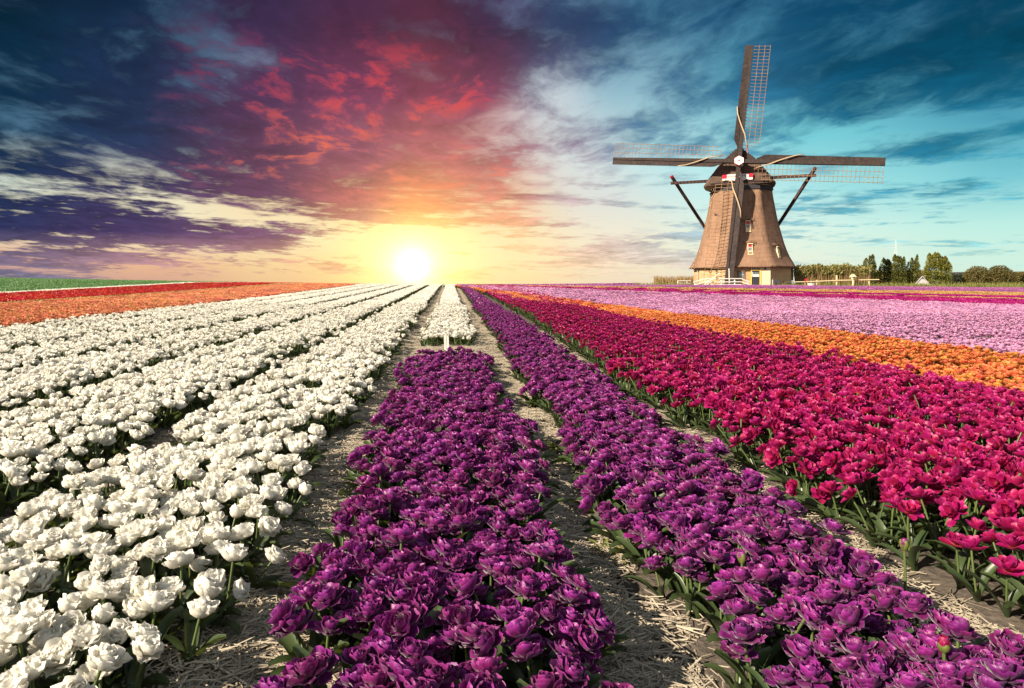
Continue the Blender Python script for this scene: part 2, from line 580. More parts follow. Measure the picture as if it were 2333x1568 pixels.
def fbm(x, y, seed=0.0, octv=4):
    s, a, t = 0, 1.0, 0
    for k in range(octv):
        s = s + a * vnoise(x * 2 ** k, y * 2 ** k, seed + k * 3.1)
        t += a
        a *= 0.5
    return s / t


# beds: (kind, x from, x to, y from, y to)
PATHS = [-0.60, -2.02, -3.45, -4.75, 0.615, 1.83]


def ground_height(X, Y):
    z = terrain(X, Y)
    near = 1 - ss(16, 26, Y)
    furrow = np.zeros_like(z)
    for pc in PATHS:
        furrow = np.maximum(furrow, np.exp(-((X - pc - 0.02 * np.sin(Y * 1.7 + pc)) / 0.17) ** 2))
    rough = (fbm(X * 4, Y * 4, 1.0, 3) - 0.5) * 0.035 + (fbm(X * 16, Y * 16, 5.0, 3) - 0.5) * 0.022
    return z + near * (0.035 - 0.055 * furrow + rough)


def build_ground():
    xd = np.arange(-2.8, 3.0, 0.032)
    xg = 3.0 + np.cumsum(0.04 * 1.085 ** np.arange(1, 112))
    xg = xg[xg < 6000]
    xl = 2.8 + np.cumsum(0.04 * 1.085 ** np.arange(1, 112))
    xl = xl[xl < 6000]
    xs = np.concatenate([-xl[::-1], xd, xg])
    yd = np.arange(0.6, 9.0, 0.036)
    yg = 9.0 + np.cumsum(0.04 * 1.028 ** np.arange(1, 270))
    yg = yg[yg < 9000]
    ys = np.concatenate([[-6000, -1000, -200, -40, -10, -3, -1, -0.2, 0.3], yd, yg])
    X, Y = np.meshgrid(xs, ys)
    Z = ground_height(X, Y)
    V = np.stack([X, Y, Z], -1).reshape(-1, 3)
    nx, ny = len(xs), len(ys)
    i = (np.arange(ny - 1)[:, None] * nx + np.arange(nx - 1)[None, :]).ravel()
    Q = np.stack([i, i + 1, i + nx + 1, i + nx], -1)
    m_, b, out = new_mat('field_soil')
    pos = b.n('ShaderNodeNewGeometry').outputs['Position']
    _, py, _ = b.sep(pos)
    a = b.noise(pos, 2.2, 5, 0.6)
    f = b.noise(pos, 38, 5, 0.65)
    c = b.mix(a, (0.085, 0.070, 0.058), (0.155, 0.13, 0.105))
    c = b.mix(b.rng(f, 0.35, 0.75), b.mix(0.5, c, (0.06, 0.05, 0.04)), c)
    damp = b.rng(b.noise(pos, 0.9, 3, 0.5), 0.45, 0.62)
    c = b.mix(b.m('MULTIPLY', damp, 0.5), c, (0.075, 0.062, 0.055))
    grass = b.mix(b.noise(pos, 0.7, 5, 0.6), (0.055, 0.075, 0.02), (0.13, 0.12, 0.04))
    c = b.mix(b.rng(py, 63.0, 66.0), c, grass)
    v = b.n('ShaderNodeTexVoronoi')
    v.inputs['Scale'].default_value = 30
    b.put(v.inputs['Vector'], pos)
    hgt = b.m('ADD', b.m('MULTIPLY', f, 0.7), b.m('MULTIPLY', v.outputs['Distance'], 0.6))
    sh = principled(b, c, 0.95, 0.15, bump(b, hgt, 0.8, 0.02))
    b.t.links.new(sh, out.inputs[0])
    me = from_arrays('ground', V, Q, m_, smooth=True)
    tag(link('ground', me), 'dark soil of the flat flower field with low ridges and furrows', kind='structure')


build_ground()


# ---------------------------------------------------------------- tulips
def petal_shape(L, W, a0, a1, phi, r0, z0, cup, k, ruff, rng, nu=4, nv=5, curl=0.0):
    """one petal or leaf as a bent, cupped blade. returns verts, quads, uv"""
    t = np.linspace(0, 1, nv + 1)
    th = R(a0) + (R(a1) - R(a0)) * t ** 1.1
    dr, dz = np.sin(th), np.cos(th)
    r = r0 + np.concatenate([[0], np.cumsum((dr[1:] + dr[:-1]) / 2)]) * L / nv
    z = z0 + np.concatenate([[0], np.cumsum((dz[1:] + dz[:-1]) / 2)]) * L / nv
    w = (0.16 + t) ** 0.75 * np.sqrt(np.clip(1 - (0.97 * t) ** k, 0, 1))
    w = W * w / w.max()
    s = np.linspace(-1, 1, nu + 1)
    S, T = np.meshgrid(s, t)
    ph1, ph2 = rng.random(2) * 6.28
    off = cup * S ** 2 * w[:, None] + ruff * (np.sin(3.1 * S + 5 * T + ph1) + 0.7 * np.sin(6 * S + ph2)) * T * W
    off = off - curl * T ** 3 * W
    rr = r[:, None] - off * np.cos(th)[:, None]
    zz = z[:, None] + off * np.sin(th)[:, None]
    lat = S * w[:, None] * (1 - 0.25 * abs(cup) * S ** 2)
    zz = zz - 0.10 * S ** 2 * w[:, None] * 0.5 * (T > 0.9)
    cp, sp = math.cos(phi), math.sin(phi)
    V = np.stack([rr * cp - lat * sp, rr * sp + lat * cp, zz], -1).reshape(-1, 3)
    UV = np.stack([S * 0.5 + 0.5, T], -1).reshape(-1, 2)
    i = (np.arange(nv)[:, None] * (nu + 1) + np.arange(nu)[None, :]).ravel()
    Q = np.stack([i, i + 1, i + nu + 2, i + nu + 1], -1)
    return V, Q, UV


# whorls: count, length, half width, angle at foot, angle at tip, cup, tip exponent
FORMS = {
    'purple': dict(r=0.004, whorls=[(7, .050, .023, 98, 48, .40, 8), (8, .047, .021, 78, 8, .55, 8), (9, .043, .018, 56, -18, .65, 8),
                                    (8, .039, .015, 36, -34, .7, 8), (6, .033, .012, 16, -38, .7, 8)], outer=15, ruff=.10, height=(.125, .172), tilt=16),
    'white': dict(r=0.004, whorls=[(7, .055, .026, 84, 8, .45, 6), (7, .056, .025, 64, -4, .55, 6), (8, .052, .021, 44, -12, .6, 6),
                                   (7, .047, .017, 28, -16, .6, 6), (6, .040, .014, 14, -20, .6, 6)], outer=14, ruff=.14, height=(.13, .19), tilt=18),
    'crimson': dict(r=0.003, whorls=[(6, .056, .020, 82, 44, .35, 2.4), (6, .052, .018, 48, 14, .5, 2.4), (5, .042, .014, 22, 0, .5, 2.4)],
                    outer=12, ruff=.05, height=(.19, .29), tilt=38),
    'orange': dict(r=0.003, whorls=[(6, .056, .022, 84, 36, .35, 4), (6, .050, .020, 56, 4, .5, 4), (5, .040, .016, 28, -16, .5, 4)],
                   outer=12, ruff=.06, height=(.15, .21), tilt=20),
}


class Tulip:
    """the shapes of one flower: petals, heart of the bloom, stem and leaves, all in metres about its foot"""
    def __init__(self, form, seed, lod=0):
        rng = np.random.default_rng(seed)
        fd = FORMS[form]
        H = rng.uniform(*fd['height'])
        tilt = R(abs(rng.normal(0, fd['tilt']))) if lod < 2 else 0.15
        td = rng.random() * 6.28
        lean = math.tan(min(tilt, 0.9) * 0.7) * H * 0.55
        top = np.array([math.cos(td) * lean, math.sin(td) * lean, H])
        rot = np.array(Matrix.Rotation(tilt, 3, Vector((-math.sin(td), math.cos(td), 0))))
        openness = rng.normal(0, 7)
        size = rng.uniform(0.90, 1.10)
        self.petals, self.heart = [], []
        n = 0
        nu, nv = ((4, 5), (3, 3), (2, 2))[lod]
        for wi, (cnt, L, W, a0, a1, cup, k) in enumerate(fd['whorls']):
            if lod == 2:
                if wi == 1 and len(fd['whorls']) > 3:
                    continue
                cnt = max(4, cnt - 2)
                W = W * 1.25
            ph0 = rng.random() * 6.28
            for i in range(cnt):
                ph = ph0 + 2 * math.pi * i / cnt + rng.normal(0, .12)
                sc = size * rng.uniform(.84, 1.12)
                V, Q, UV = petal_shape(L * sc, W * sc, a0 + rng.normal(0, 7) + openness, a1 + rng.normal(0, 10) + openness, ph, fd['r'], 0,
                                       cup * rng.uniform(.7, 1.3), k, fd['ruff'] * rng.uniform(.5, 1.6), rng, nu, nv, curl=rng.uniform(-.1, .25))
                V = V @ rot.T + top
                (self.petals if n < fd['outer'] else self.heart).append((V, Q, UV))
                n += 1
        # stem
        ns = 5 if lod == 0 else 3
        pts = []
        for q in np.linspace(0, 1, ns + 1):
            pts.append(Vector((top[0] * q ** 1.8, top[1] * q ** 1.8, top[2] * q)))
        mb = MB()
        mb.tube(pts, [.0042] * len(pts), 6 if lod == 0 else 3, cap=False)
        self.stem = (mb.arrays(), np.array(mb.f), np.zeros((mb.nv, 2)))
        # leaves
        self.leaves = []
        nl = 3 if lod == 0 else 2
        la = rng.random() * 6.28
        for i in range(nl):
            L = rng.uniform(.13, .21) * (H / .17) ** 0.5
            self.leaves.append(petal_shape(L, rng.uniform(.016, .027), rng.uniform(8, 26), rng.uniform(45, 105), la + i * 2.1 + rng.normal(0, .4), .004, 0,
                                           rng.uniform(.5, .9), 2.0, .10, rng, 2, (6, 4, 3)[lod]))

    @staticmethod
    def join(chunks):
        vs, qs, us, n = [], [], [], 0
        for V, Q, UV in chunks:
            vs.append(V)
            qs.append(Q + n)
            us.append(UV)
            n += len(V)
        return np.concatenate(vs), np.concatenate(qs), np.concatenate(us)

    def whole(self, name, mats):
        a = self.petals + self.heart
        parts = a + self.leaves + [self.stem]
        V, Q, UV = self.join(parts)
        na, nl = sum(len(x[1]) for x in a), sum(len(x[1]) for x in self.leaves)
        mi = np.zeros(len(Q), dtype=np.int32)
        mi[na:na + nl] = 1
        mi[na + nl:] = 2
        return from_arrays(name, V, Q, mats, mi, UV, smooth=True)


def source_collection(name, meshes):
    """meshes that only the scattered flower masses draw on; the collection itself is not in the scene"""
    col = bpy.data.collections.new(name)
    for i, me in enumerate(meshes):
        o = bpy.data.objects.new('%s_%02d' % (name, i), me)
        col.objects.link(o)
    return col


def scatter(name, pts, rot, scl, var, col, label):
    """one mass of flowers: points that carry one of the collection's meshes each"""
    me = bpy.data.meshes.new(name)
    n = len(pts)
    me.vertices.add(n)
    me.vertices.foreach_set('co', np.asarray(pts, dtype=np.float32).ravel())
    for nm, typ, prop, val in (('rot', 'FLOAT_VECTOR', 'vector', rot), ('scl', 'FLOAT', 'value', scl), ('var', 'INT', 'value', var)):
        at = me.attributes.new(nm, typ, 'POINT')
        at.data.foreach_set(prop, np.asarray(val, dtype=np.int32 if typ == 'INT' else np.float32).ravel())
    o = link(name, me)
    ng = bpy.data.node_groups.new(name, 'GeometryNodeTree')
    ng.interface.new_socket('Geometry', in_out='INPUT', socket_type='NodeSocketGeometry')
    ng.interface.new_socket('Geometry', in_out='OUTPUT', socket_type='NodeSocketGeometry')
    gi, go = ng.nodes.new('NodeGroupInput'), ng.nodes.new('NodeGroupOutput')
    iop = ng.nodes.new('GeometryNodeInstanceOnPoints')
    ci = ng.nodes.new('GeometryNodeCollectionInfo')
    ci.inputs['Collection'].default_value = col
    ci.inputs['Separate Children'].default_value = True
    ci.inputs['Reset Children'].default_value = True

    def attr(nm, dt):
        nd = ng.nodes.new('GeometryNodeInputNamedAttribute')
        nd.data_type = dt
        nd.inputs['Name'].default_value = nm
        return next(s for s in nd.outputs if s.enabled and s.name == 'Attribute')
    e2r = ng.nodes.new('FunctionNodeEulerToRotation')
    ng.links.new(attr('rot', 'FLOAT_VECTOR'), e2r.inputs[0])
    ng.links.new(gi.outputs[0], iop.inputs['Points'])
    ng.links.new(ci.outputs[0], iop.inputs['Instance'])
    iop.inputs['Pick Instance'].default_value = True
    ng.links.new(attr('var', 'INT'), iop.inputs['Instance Index'])
    ng.links.new(e2r.outputs[0], iop.inputs['Rotation'])
    ng.links.new(attr('scl', 'FLOAT'), iop.inputs['Scale'])
    ng.links.new(iop.outputs[0], go.inputs[0])
    md = o.modifiers.new('scatter', 'NODES')
    md.node_group = ng
    tag(o, label, kind='stuff')
    return o


# ---------------------------------------------------------------- which flower grows where
def hc_of(X, Y):
    return 1.05 - terrain(X, Y)


# boundaries between the far stripes, as x / (eye height over the blooms); flat ground: x in metres / 1.05
STRIPES = [(-1e9, -25.8, 'green'), (5.0, 7.85, 'orange'), (7.97, 28.0, 'pink'), (28.2, 38.5, 'magenta'), (38.8, 41.2, 'yellow'), (41.4, 50, 'magenta'),
           (50.3, 74, 'yellow'), (74.5, 1e9, 'lilac')]
BEDS = [  # kind, x0, x1, y0, y1
    ('white', -1.95, -0.775, 1.0, 70), ('white', -3.36, -2.11, 1.0, 70), ('white', -4.66, -3.54, 1.0, 70), ('white', -6.06, -4.85, 1.0, 70),
    ('white', -7.40, -6.24, 1.0, 70), ('white', -8.60, -7.56, 1.0, 70), ('white', -9.1, -8.66, 999, 999),
    ('purple', -0.545, 0.50, 1.0, 9.1), ('white', -0.53, 0.49, 11.3, 70), ('purple', 0.75, 1.71, 1.0, 70),
    ('crimson', 1.96, 3.28, 1.0, 70), ('crimson', 3.36, 5.12, 1.0, 70),
    ('coral', -15.6, -8.75, 8, 110), ('yellow', -16.3, -15.75, 18, 110), ('red', -24.4, -16.4, 18, 115), ('white', -25.7, -24.7, 30, 115)]
SPACING = {'white': .097, 'purple': .083, 'crimson': .080, 'orange': .092, 'pink': .10, 'coral': .098, 'yellow': .10, 'red': .10, 'magenta': .10, 'lilac': .10}
UMIN, UMAX = -0.80, 1.0     # a little wider than the picture
NEAR_END, MID_END = 8.5, 24.0


def bed_points(kind, x0, x1, y0, y1):
    s = SPACING[kind]
    ys = np.arange(y0, y1, s * 0.9)
    xs = np.arange(x0 + .02, x1 - .02, s)
    X, Y = np.meshgrid(xs, ys)
    X = X + (np.arange(len(ys)) % 2)[:, None] * s / 2
    X = X + RNG.normal(0, s * .22, X.shape)
    Y = Y + RNG.normal(0, s * .22, Y.shape)
    X, Y = X.ravel(), Y.ravel()
    x0, x1 = (x0 + .06, x1 - .06) if x1 - x0 < 2.5 else (x0, x1)
    inset = .055 * ss(6, 15, Y) if x1 - x0 < 2.5 else 0
    e0 = x0 + inset + (vnoise(Y * 2.2, Y * 0, x0) - .5) * .16
    e1 = x1 - inset + (vnoise(Y * 2.2, Y * 0, x1 + 9) - .5) * .16
    keep = (X > e0) & (X < e1)
    gap = fbm(X * 3.1, Y * 3.1, 17.0 + x0, 2)
    lim = {'white': .70, 'crimson': .74, 'purple': .84}.get(kind, .78)
    keep &= gap < lim
    edge = np.minimum(X - x0, x1 - X)
    keep &= RNG.random(X.shape) < np.where(edge < .06, .75, .96)
    u = X / np.maximum(Y, .3)
    keep &= (u > UMIN) & (u < UMAX)
    return X[keep], Y[keep], edge[keep]


near = {k: [] for k in SPACING}      # x, y, outward lean, bed index
for bi, (kind, x0, x1, y0, y1) in enumerate(BEDS):
    X, Y, edge = bed_points(kind, x0, x1, y0, min(y1, MID_END))
    side = np.where(X - x0 < x1 - X, -1.0, 1.0)
    lean = np.clip(.16 - edge, 0, .16) / .16 * side
    near[kind].append(np.stack([X, Y, lean, np.full(len(X), bi)], -1))
for q0, q1, kind in STRIPES:
    if kind in ('green',):
        continue
    x0, x1 = max(q0 * 1.05, 0), min(q1 * 1.05, 26)
    if x1 - x0 < .3:
        continue
    X, Y, edge = bed_points(kind, x0, x1, max(1.0, min(abs(x0), abs(x1)) * .9), MID_END)
    near[kind].append(np.stack([X, Y, X * 0, np.full(len(X), 90)], -1))
near = {k: np.concatenate(v) for k, v in near.items() if v}


def in_frame(X, Y, z=0.2, margin=0.0):
    px = 1025 + F * X / Y
    py = 648 + F * (CAM_H - z) / Y
    return (px > 6 - margin) & (px < 2326 + margin) & (py < 1556 + margin)


KIND_FORM = {'white': 'white', 'purple': 'purple', 'crimson': 'crimson', 'orange': 'orange', 'pink': 'orange'}
CARPET = {k: [] for k in SPACING}

BED_WORDS = {
    0: ('white', 'creamy white double tulip', 'first white bed', 'the second white bed', 'the straw path'),
    1: ('white', 'creamy white double tulip', 'second white bed', 'the third white bed', 'the first white bed'),
    2: ('white', 'creamy white double tulip', 'third white bed', 'the fourth white bed', 'the second white bed'),
    7: ('purple', 'ruffled purple double tulip', 'short centre bed', 'the white bed', 'the long purple bed'),
    9: ('purple', 'ruffled purple double tulip', 'long purple bed', 'the short centre bed', 'the crimson strip'),
    10: ('crimson', 'crimson tulip', 'crimson strip by the purple bed', 'the purple bed', 'the second crimson strip'),
    11: ('crimson', 'crimson tulip', 'crimson strip by the orange', 'the first crimson strip', 'the orange strip')}


def tulip_label(kind, bi, x, y, order, count):
    if kind == 'orange':
        return 'orange tulip in the strip between crimson and pink tulips', 'orange tulips between crimson and pink'
    if kind == 'pink':
        return 'pale pink tulip at the near edge of the wide pink field', 'pink tulips along the orange strip'
    _k, what, bed, lo, hi = BED_WORDS.get(bi, BED_WORDS[1])
    _kind, x0, x1, _a, _b = BEDS[bi]
    if x - x0 < .22:
        where = 'beside ' + lo
    elif x1 - x < .22:
        where = 'beside ' + hi
    else:
        where = 'in the middle'
    row = 'front of the ' if order < count * .35 else ''
    lab = '%s %s, %s%s' % (what, where, row, bed)
    return lab, lab.replace('tulip', 'tulips', 1)


NVAR = 10
TULIPS = {}


def make_tulips():
    for kind in ('purple', 'white', 'crimson', 'orange', 'pink'):
        form = KIND_FORM[kind]
        mats = [M[kind], M['leaf'], M['stem']]
        vs = [Tulip(form, 100 + 37 * i + hash(form[0]) * 0 + ord(form[0])) for i in range(NVAR)]
        lib = []
        for t in vs:
            d = dict(whole=t.whole(kind + '_tulip', mats))
            if kind in ('purple', 'white', 'crimson'):
                h = Tulip.join(t.heart)
                d['heart'] = from_arrays('bloom', *h[:2], M[kind], uv=h[2], smooth=True)
                d['petals'] = [from_arrays('petal', V, Q, M[kind], uv=UV, smooth=True) for V, Q, UV in t.petals]
                d['stem'] = from_arrays('stem', t.stem[0], t.stem[1], M['stem'], smooth=True)
                d['leaves'] = [from_arrays('leaf', V, Q, M['leaf'], uv=UV, smooth=True) for V, Q, UV in t.leaves]
            else:
                a = Tulip.join(t.petals + t.heart)
                d['bloom'] = from_arrays('bloom', *a[:2], M[kind], uv=a[2], smooth=True)
            lib.append(d)
        TULIPS[kind] = lib


def place(kind, d, loc, rot, scl, label, group, full=True):
    name = kind + '_tulip'
    if full:
        root = empty(name, loc)
        root.rotation_euler = rot
        root.scale = (scl, scl, scl)
        bl = link('bloom', d['heart'], root)
        for pm in d['petals']:
            link('petal', pm, bl)
        link('stem', d['stem'], root)
        for lm in d['leaves']:
            link('leaf', lm, root)
    else:
        root = link(name, d['whole'])
        root.location = loc
        root.rotation_euler = rot
        root.scale = (scl, scl, scl)
    tag(root, label, 'tulip', group)
    return root


def kind_scale(kind, n):
    return RNG.uniform(.90, 1.12, n) * {'purple': 1.07, 'white': 1.05}.get(kind, 1.0)


def plant():
    make_tulips()
    for kind, P in near.items():
        form = KIND_FORM.get(kind, 'orange')
        mats = [M[kind], M['leaf'], M['stem']]
        X, Y, lean = P[:, 0], P[:, 1], P[:, 2]
        Z = ground_height(X, Y) - .012
        n = len(P)
        scl = kind_scale(kind, n)
        rz = RNG.random(n) * 6.283
        rot = np.stack([RNG.normal(0, .10, n), lean * RNG.uniform(.0, .55, n), rz], -1)
        var = RNG.integers(0, NVAR, n)
        single = np.zeros(n, dtype=bool)
        if kind in TULIPS:
            cand = np.where(in_frame(X, Y))[0]
            order = cand[np.argsort(Y[cand])][:300]
            single[order] = True
            for i in order:
                bi = int(P[i, 3])
                lab, grp = tulip_label(kind, bi, X[i], Y[i], int(np.where(order == i)[0][0]), len(order))
                # Euler XYZ turns the lean about the world axes after the spin
                place(kind, TULIPS[kind][var[i]], (X[i], Y[i], Z[i]), tuple(lean_rot(rot[i])), scl[i], lab, grp, full=kind in ('purple', 'white', 'crimson'))
        rot = np.array([lean_rot(r_) for r_ in rot])
        nearm = (~single) & (Y < NEAR_END)
        mid = (~single) & (Y >= NEAR_END)
        if nearm.sum() and kind in TULIPS:
            col = source_collection(kind + '_tulip_near', [d['whole'] for d in TULIPS[kind]])
            pts = np.stack([X, Y, Z], -1)
            CARPET[kind].append((pts[nearm], rot[nearm], scl[nearm], var[nearm], col))
        elif nearm.sum():
            mid = mid | nearm
        if mid.sum():
            lib = [Tulip(form, 900 + 13 * i, lod=2).whole(kind + '_tulip_small', mats) for i in range(8)]
            col = source_collection(kind + '_tulip_mid', lib)
            pts = np.stack([X, Y, Z], -1)
            CARPET[kind].append((pts[mid], rot[mid], scl[mid] * 1.08, var[mid] % 8, col))


def lean_rot(r_):
    e = (Matrix.Rotation(r_[1], 3, 'Y') @ Matrix.Rotation(r_[0], 3, 'X') @ Matrix.Rotation(r_[2], 3, 'Z')).to_euler()
    return (e.x, e.y, e.z)


plant()


# ---------------------------------------------------------------- far flowers: half metre by one metre pieces of bed
def patch_mesh(kind, seed, wx, wy, n, r0, h, green=False):
    rng = np.random.default_rng(seed)
    vs, qs, mi, k = [], [], [], 0
    uvs = []
    for i in range(n):
        c = np.array([rng.uniform(-wx / 2, wx / 2), rng.uniform(-wy / 2, wy / 2), h * rng.uniform(.82, 1.08)])
        if green:
            m_ = 4
            for q in range(m_):
                a = rng.random() * 6.28
                w, L = r0 * rng.uniform(.15, .3), h * rng.uniform(.7, 1.2)
                d = np.array([math.cos(a), math.sin(a), 0])
                e = np.array([-d[1], d[0], 0]) * w
                p0 = c * (1, 1, 0)
                p2 = p0 + d * L * .5 + (0, 0, L)
                vs += [p0 - e, p0 + e, p2 + e * .4, p2 - e * .4]
                qs.append([k, k + 1, k + 2, k + 3])
                uvs += [(0.5, .5)] * 4
                mi.append(0)
                k += 4
            continue
        # a ruffled cup of two rings of petals
        m_ = 5
        tl = rng.normal(0, .25, 2)
        for ring, (ra, rb, za, zb) in enumerate(((.15, 1.0, -.55, .12), (.30, .62, -.1, .55))):
            a0 = rng.random() * 6.28
            for q in range(m_):
                a = a0 + 6.283 * q / m_ + rng.normal(0, .1)
                d = np.array([math.cos(a), math.sin(a)])
                e = np.array([-d[1], d[0]])
                rr = r0 * rng.uniform(.85, 1.15)
                w = rr * .66 * (1 if ring == 0 else .75)
                pa = d * rr * ra
                pb = d * rr * rb
                quad = [(*(pa - e * w * .5), za * rr), (*(pa + e * w * .5), za * rr), (*(pb + e * w), zb * rr + rng.normal(0, .12) * rr), (*(pb - e * w), zb * rr + rng.normal(0, .12) * rr)]
                for p in quad:
                    vs.append(c + p + (0, 0, p[0] * tl[0] + p[1] * tl[1]))
                qs.append([k, k + 1, k + 2, k + 3])
                uvs += [(.3, .3), (.7, .3), (.9, .95), (.1, .95)]
                mi.append(0)
                k += 4
    nl = int(n * 1.1)
    for i in range(nl):
        p0 = np.array([rng.uniform(-wx / 2, wx / 2), rng.uniform(-wy / 2, wy / 2), 0])
        a = rng.random() * 6.28
        d = np.array([math.cos(a), math.sin(a), 0])
        e = np.array([-d[1], d[0], 0]) * r0 * .5
        L = h * rng.uniform(.7, 1.0)
        p2 = p0 + d * L * .5 + (0, 0, L)
        vs += [p0 - e, p0 + e, p2 + e * .5, p2 - e * .5]
        qs.append([k, k + 1, k + 2, k + 3])
        uvs += [(.5, .5)] * 4
        mi.append(1)
        k += 4
    mats = [M['field_leaf'] if green else M[kind], M['field_leaf'] if green else M['leaf']]
    return from_arrays(kind + '_patch', np.array(vs), np.array(qs), mats, mi, np.array(uvs))


def far_fields():
    lists = {}
    for y0, y1, wx, wy, res in ((MID_END, 62, .5, 1.0, 0), (62, 116, 1.0, 2.0, 1)):
        ys = np.arange(y0 + wy / 2, y1, wy)
        for yv in ys:
            xs = np.arange(UMIN * yv, UMAX * yv, wx) + wx / 2 + RNG.uniform(0, wx)
            if res == 2:
                xs = xs[np.abs(xs) < .75 * yv]
            T = terrain(xs, np.full_like(xs, yv))
            h = 1.05 - T
            q = np.where(h > .02, xs / np.maximum(h, .02), np.where(xs < 0, -1e8, 1e8))
            right_end = (xs > .02 * yv) & (yv > FIELD_END) & (xs / yv > .27)
            for kind in ('white', 'purple', 'crimson', 'orange', 'pink', 'magenta', 'yellow', 'lilac', 'coral', 'red', 'green'):
                sel = np.zeros(len(xs), dtype=bool)
                for q0, q1, k in STRIPES:
                    if k == kind:
                        if kind == 'green':
                            sel |= (xs < q1) & (yv < 112)
                        else:
                            sel |= (q > q0) & (q < q1)
                sel &= ~right_end
                rim = (xs < -.22 * yv) & (yv > 93) & (yv < 99)
                sel = (sel | rim) if kind == 'magenta' else (sel & ~rim)
                if sel.any():
                    xx = xs[sel]
                    lists.setdefault((kind, res), []).append(np.stack([xx, np.full_like(xx, yv) + RNG.normal(0, wy * .2, len(xx)), T[sel] - .01], -1))
    # the beds: rows of pieces laid between their own edges
    for kind, x0, x1, b0, b1 in BEDS:
        if b1 < 60 or b0 > 500:
            continue
        x0, x1 = x0 + .12, x1 - .12
        for y0, y1, wx, wy, res in ((MID_END, 62, .56, 1.0, 0), (62, b1, 1.1, 2.0, 1)):
            if x1 - x0 < wx:
                xs = np.array([(x0 + x1) / 2])
            else:
                n = max(2, int(round((x1 - x0) / (wx * .9))))
                xs = np.linspace(x0 + wx / 2, x1 - wx / 2, n)
            ys = np.arange(y0 + wy / 2, y1, wy)
            X, Y = (k.ravel() for k in np.meshgrid(xs, ys))
            Y = Y + RNG.normal(0, .15, len(Y))
            keep = (X / Y > UMIN) & (X / Y < UMAX)
            X, Y = X[keep], Y[keep]
            if len(X):
                lists.setdefault((kind, res), []).append(np.stack([X, Y, terrain(X, Y) - .01], -1))
    for (kind, res), L in lists.items():
        P = np.concatenate(L)
        n = len(P)
        wx, wy, cnt, r0 = ((.50, 1.1, 58, .050), (1.0, 2.2, 100, .075), (2.2, 5.5, 170, .17))[res]
        h = .2
        lib = [patch_mesh(kind, 40 + i + 10 * res, wx, wy, cnt, r0, h if kind != 'green' else .26, kind == 'green') for i in range(6)]
        col = source_collection('%s_far_%d' % (kind, res), lib)
        rot = np.zeros((n, 3))
        rot[:, 2] = RNG.integers(0, 2, n) * math.pi + RNG.normal(0, .05, n)
        CARPET.setdefault(kind, []).append((P, rot, RNG.uniform(.95, 1.05, n), RNG.integers(0, 6, n), col))


far_fields()

MASS = {'white': ('white_tulip_field', 'mass of white double tulips filling the beds towards the sunset'),
        'purple': ('purple_tulip_field', 'mass of purple double tulips filling the centre and long beds'),
        'crimson': ('crimson_tulip_field', 'mass of crimson tulips between the purple bed and orange strip'),
        'orange': ('orange_tulip_field', 'strip of orange tulips between the crimson and pink ones'),
        'pink': ('pink_tulip_field', 'broad field of pale pink tulips in front of the windmill'),
        'magenta': ('magenta_tulip_field', 'magenta tulip stripes below the windmill dike'),
        'yellow': ('yellow_tulip_field', 'narrow yellow and ochre tulip stripes far across the field'),
        'lilac': ('lilac_tulip_field', 'lilac tulip stripe at the foot of the hedges and windmill'),
        'coral': ('coral_tulip_field', 'field of coral orange tulips beyond the white beds'),
        'red': ('red_tulip_field', 'bright red tulip stripe in front of the green field'),
        'green': ('green_leaf_field', 'green field of tulip leaves without flowers on the horizon')}


def join_mass():
    for kind, chunks in CARPET.items():
        if not chunks:
            continue
        col = bpy.data.collections.new(kind + '_sources')
        off, P, Rr, S, Vv = 0, [], [], [], []
        idx = 0
        for pts, rot, scl, var, c in chunks:
            objs = sorted(c.objects, key=lambda o: o.name)
            for o in objs:
                o.name = '%s_source_%03d' % (kind, idx)
                col.objects.link(o)
                idx += 1
            P.append(pts)
            Rr.append(rot)
            S.append(scl)
            Vv.append(np.asarray(var) + off)
            off += len(objs)
        nm, lab = MASS[kind]
        scatter(nm, np.concatenate(P), np.concatenate(Rr), np.concatenate(S), np.concatenate(Vv), col, lab)


join_mass()


# ---------------------------------------------------------------- windmill
def wood_mat(name, c1, c2, rough=0.75, scale=(1, 1, 1)):
    m_, b, out = new_mat(name)
    tc = b.n('ShaderNodeTexCoord').outputs['Object']
    mp = b.n('ShaderNodeMapping')
    mp.inputs['Scale'].default_value = scale
    b.put(mp.inputs['Vector'], tc)
    g = b.noise(mp.outputs[0], 5.0, 6, 0.65)
    g2 = b.noise(tc, 0.9, 4, 0.6)
    c = b.mix(b.rng(b.m('ADD', b.m('MULTIPLY', g, 0.7), b.m('MULTIPLY', g2, 0.3)), 0.35, 0.68), c1, c2)
    b.t.links.new(principled(b, c, rough, 0.3, bump(b, g, 0.4, 0.01)), out.inputs[0])
    return m_


def paint_mat(name, c, rough=0.5, dirt=0.25):
    m_, b, out = new_mat(name)
    tc = b.n('ShaderNodeTexCoord').outputs['Object']
    g = b.noise(tc, 3.0, 6, 0.7)
    cc = b.mix(b.m('MULTIPLY', b.rng(g, 0.5, 0.75), dirt), c, tuple(k * 0.45 for k in c))
    b.t.links.new(principled(b, cc, rough, 0.4, bump(b, g, 0.15, 0.01)), out.inputs[0])
    return m_


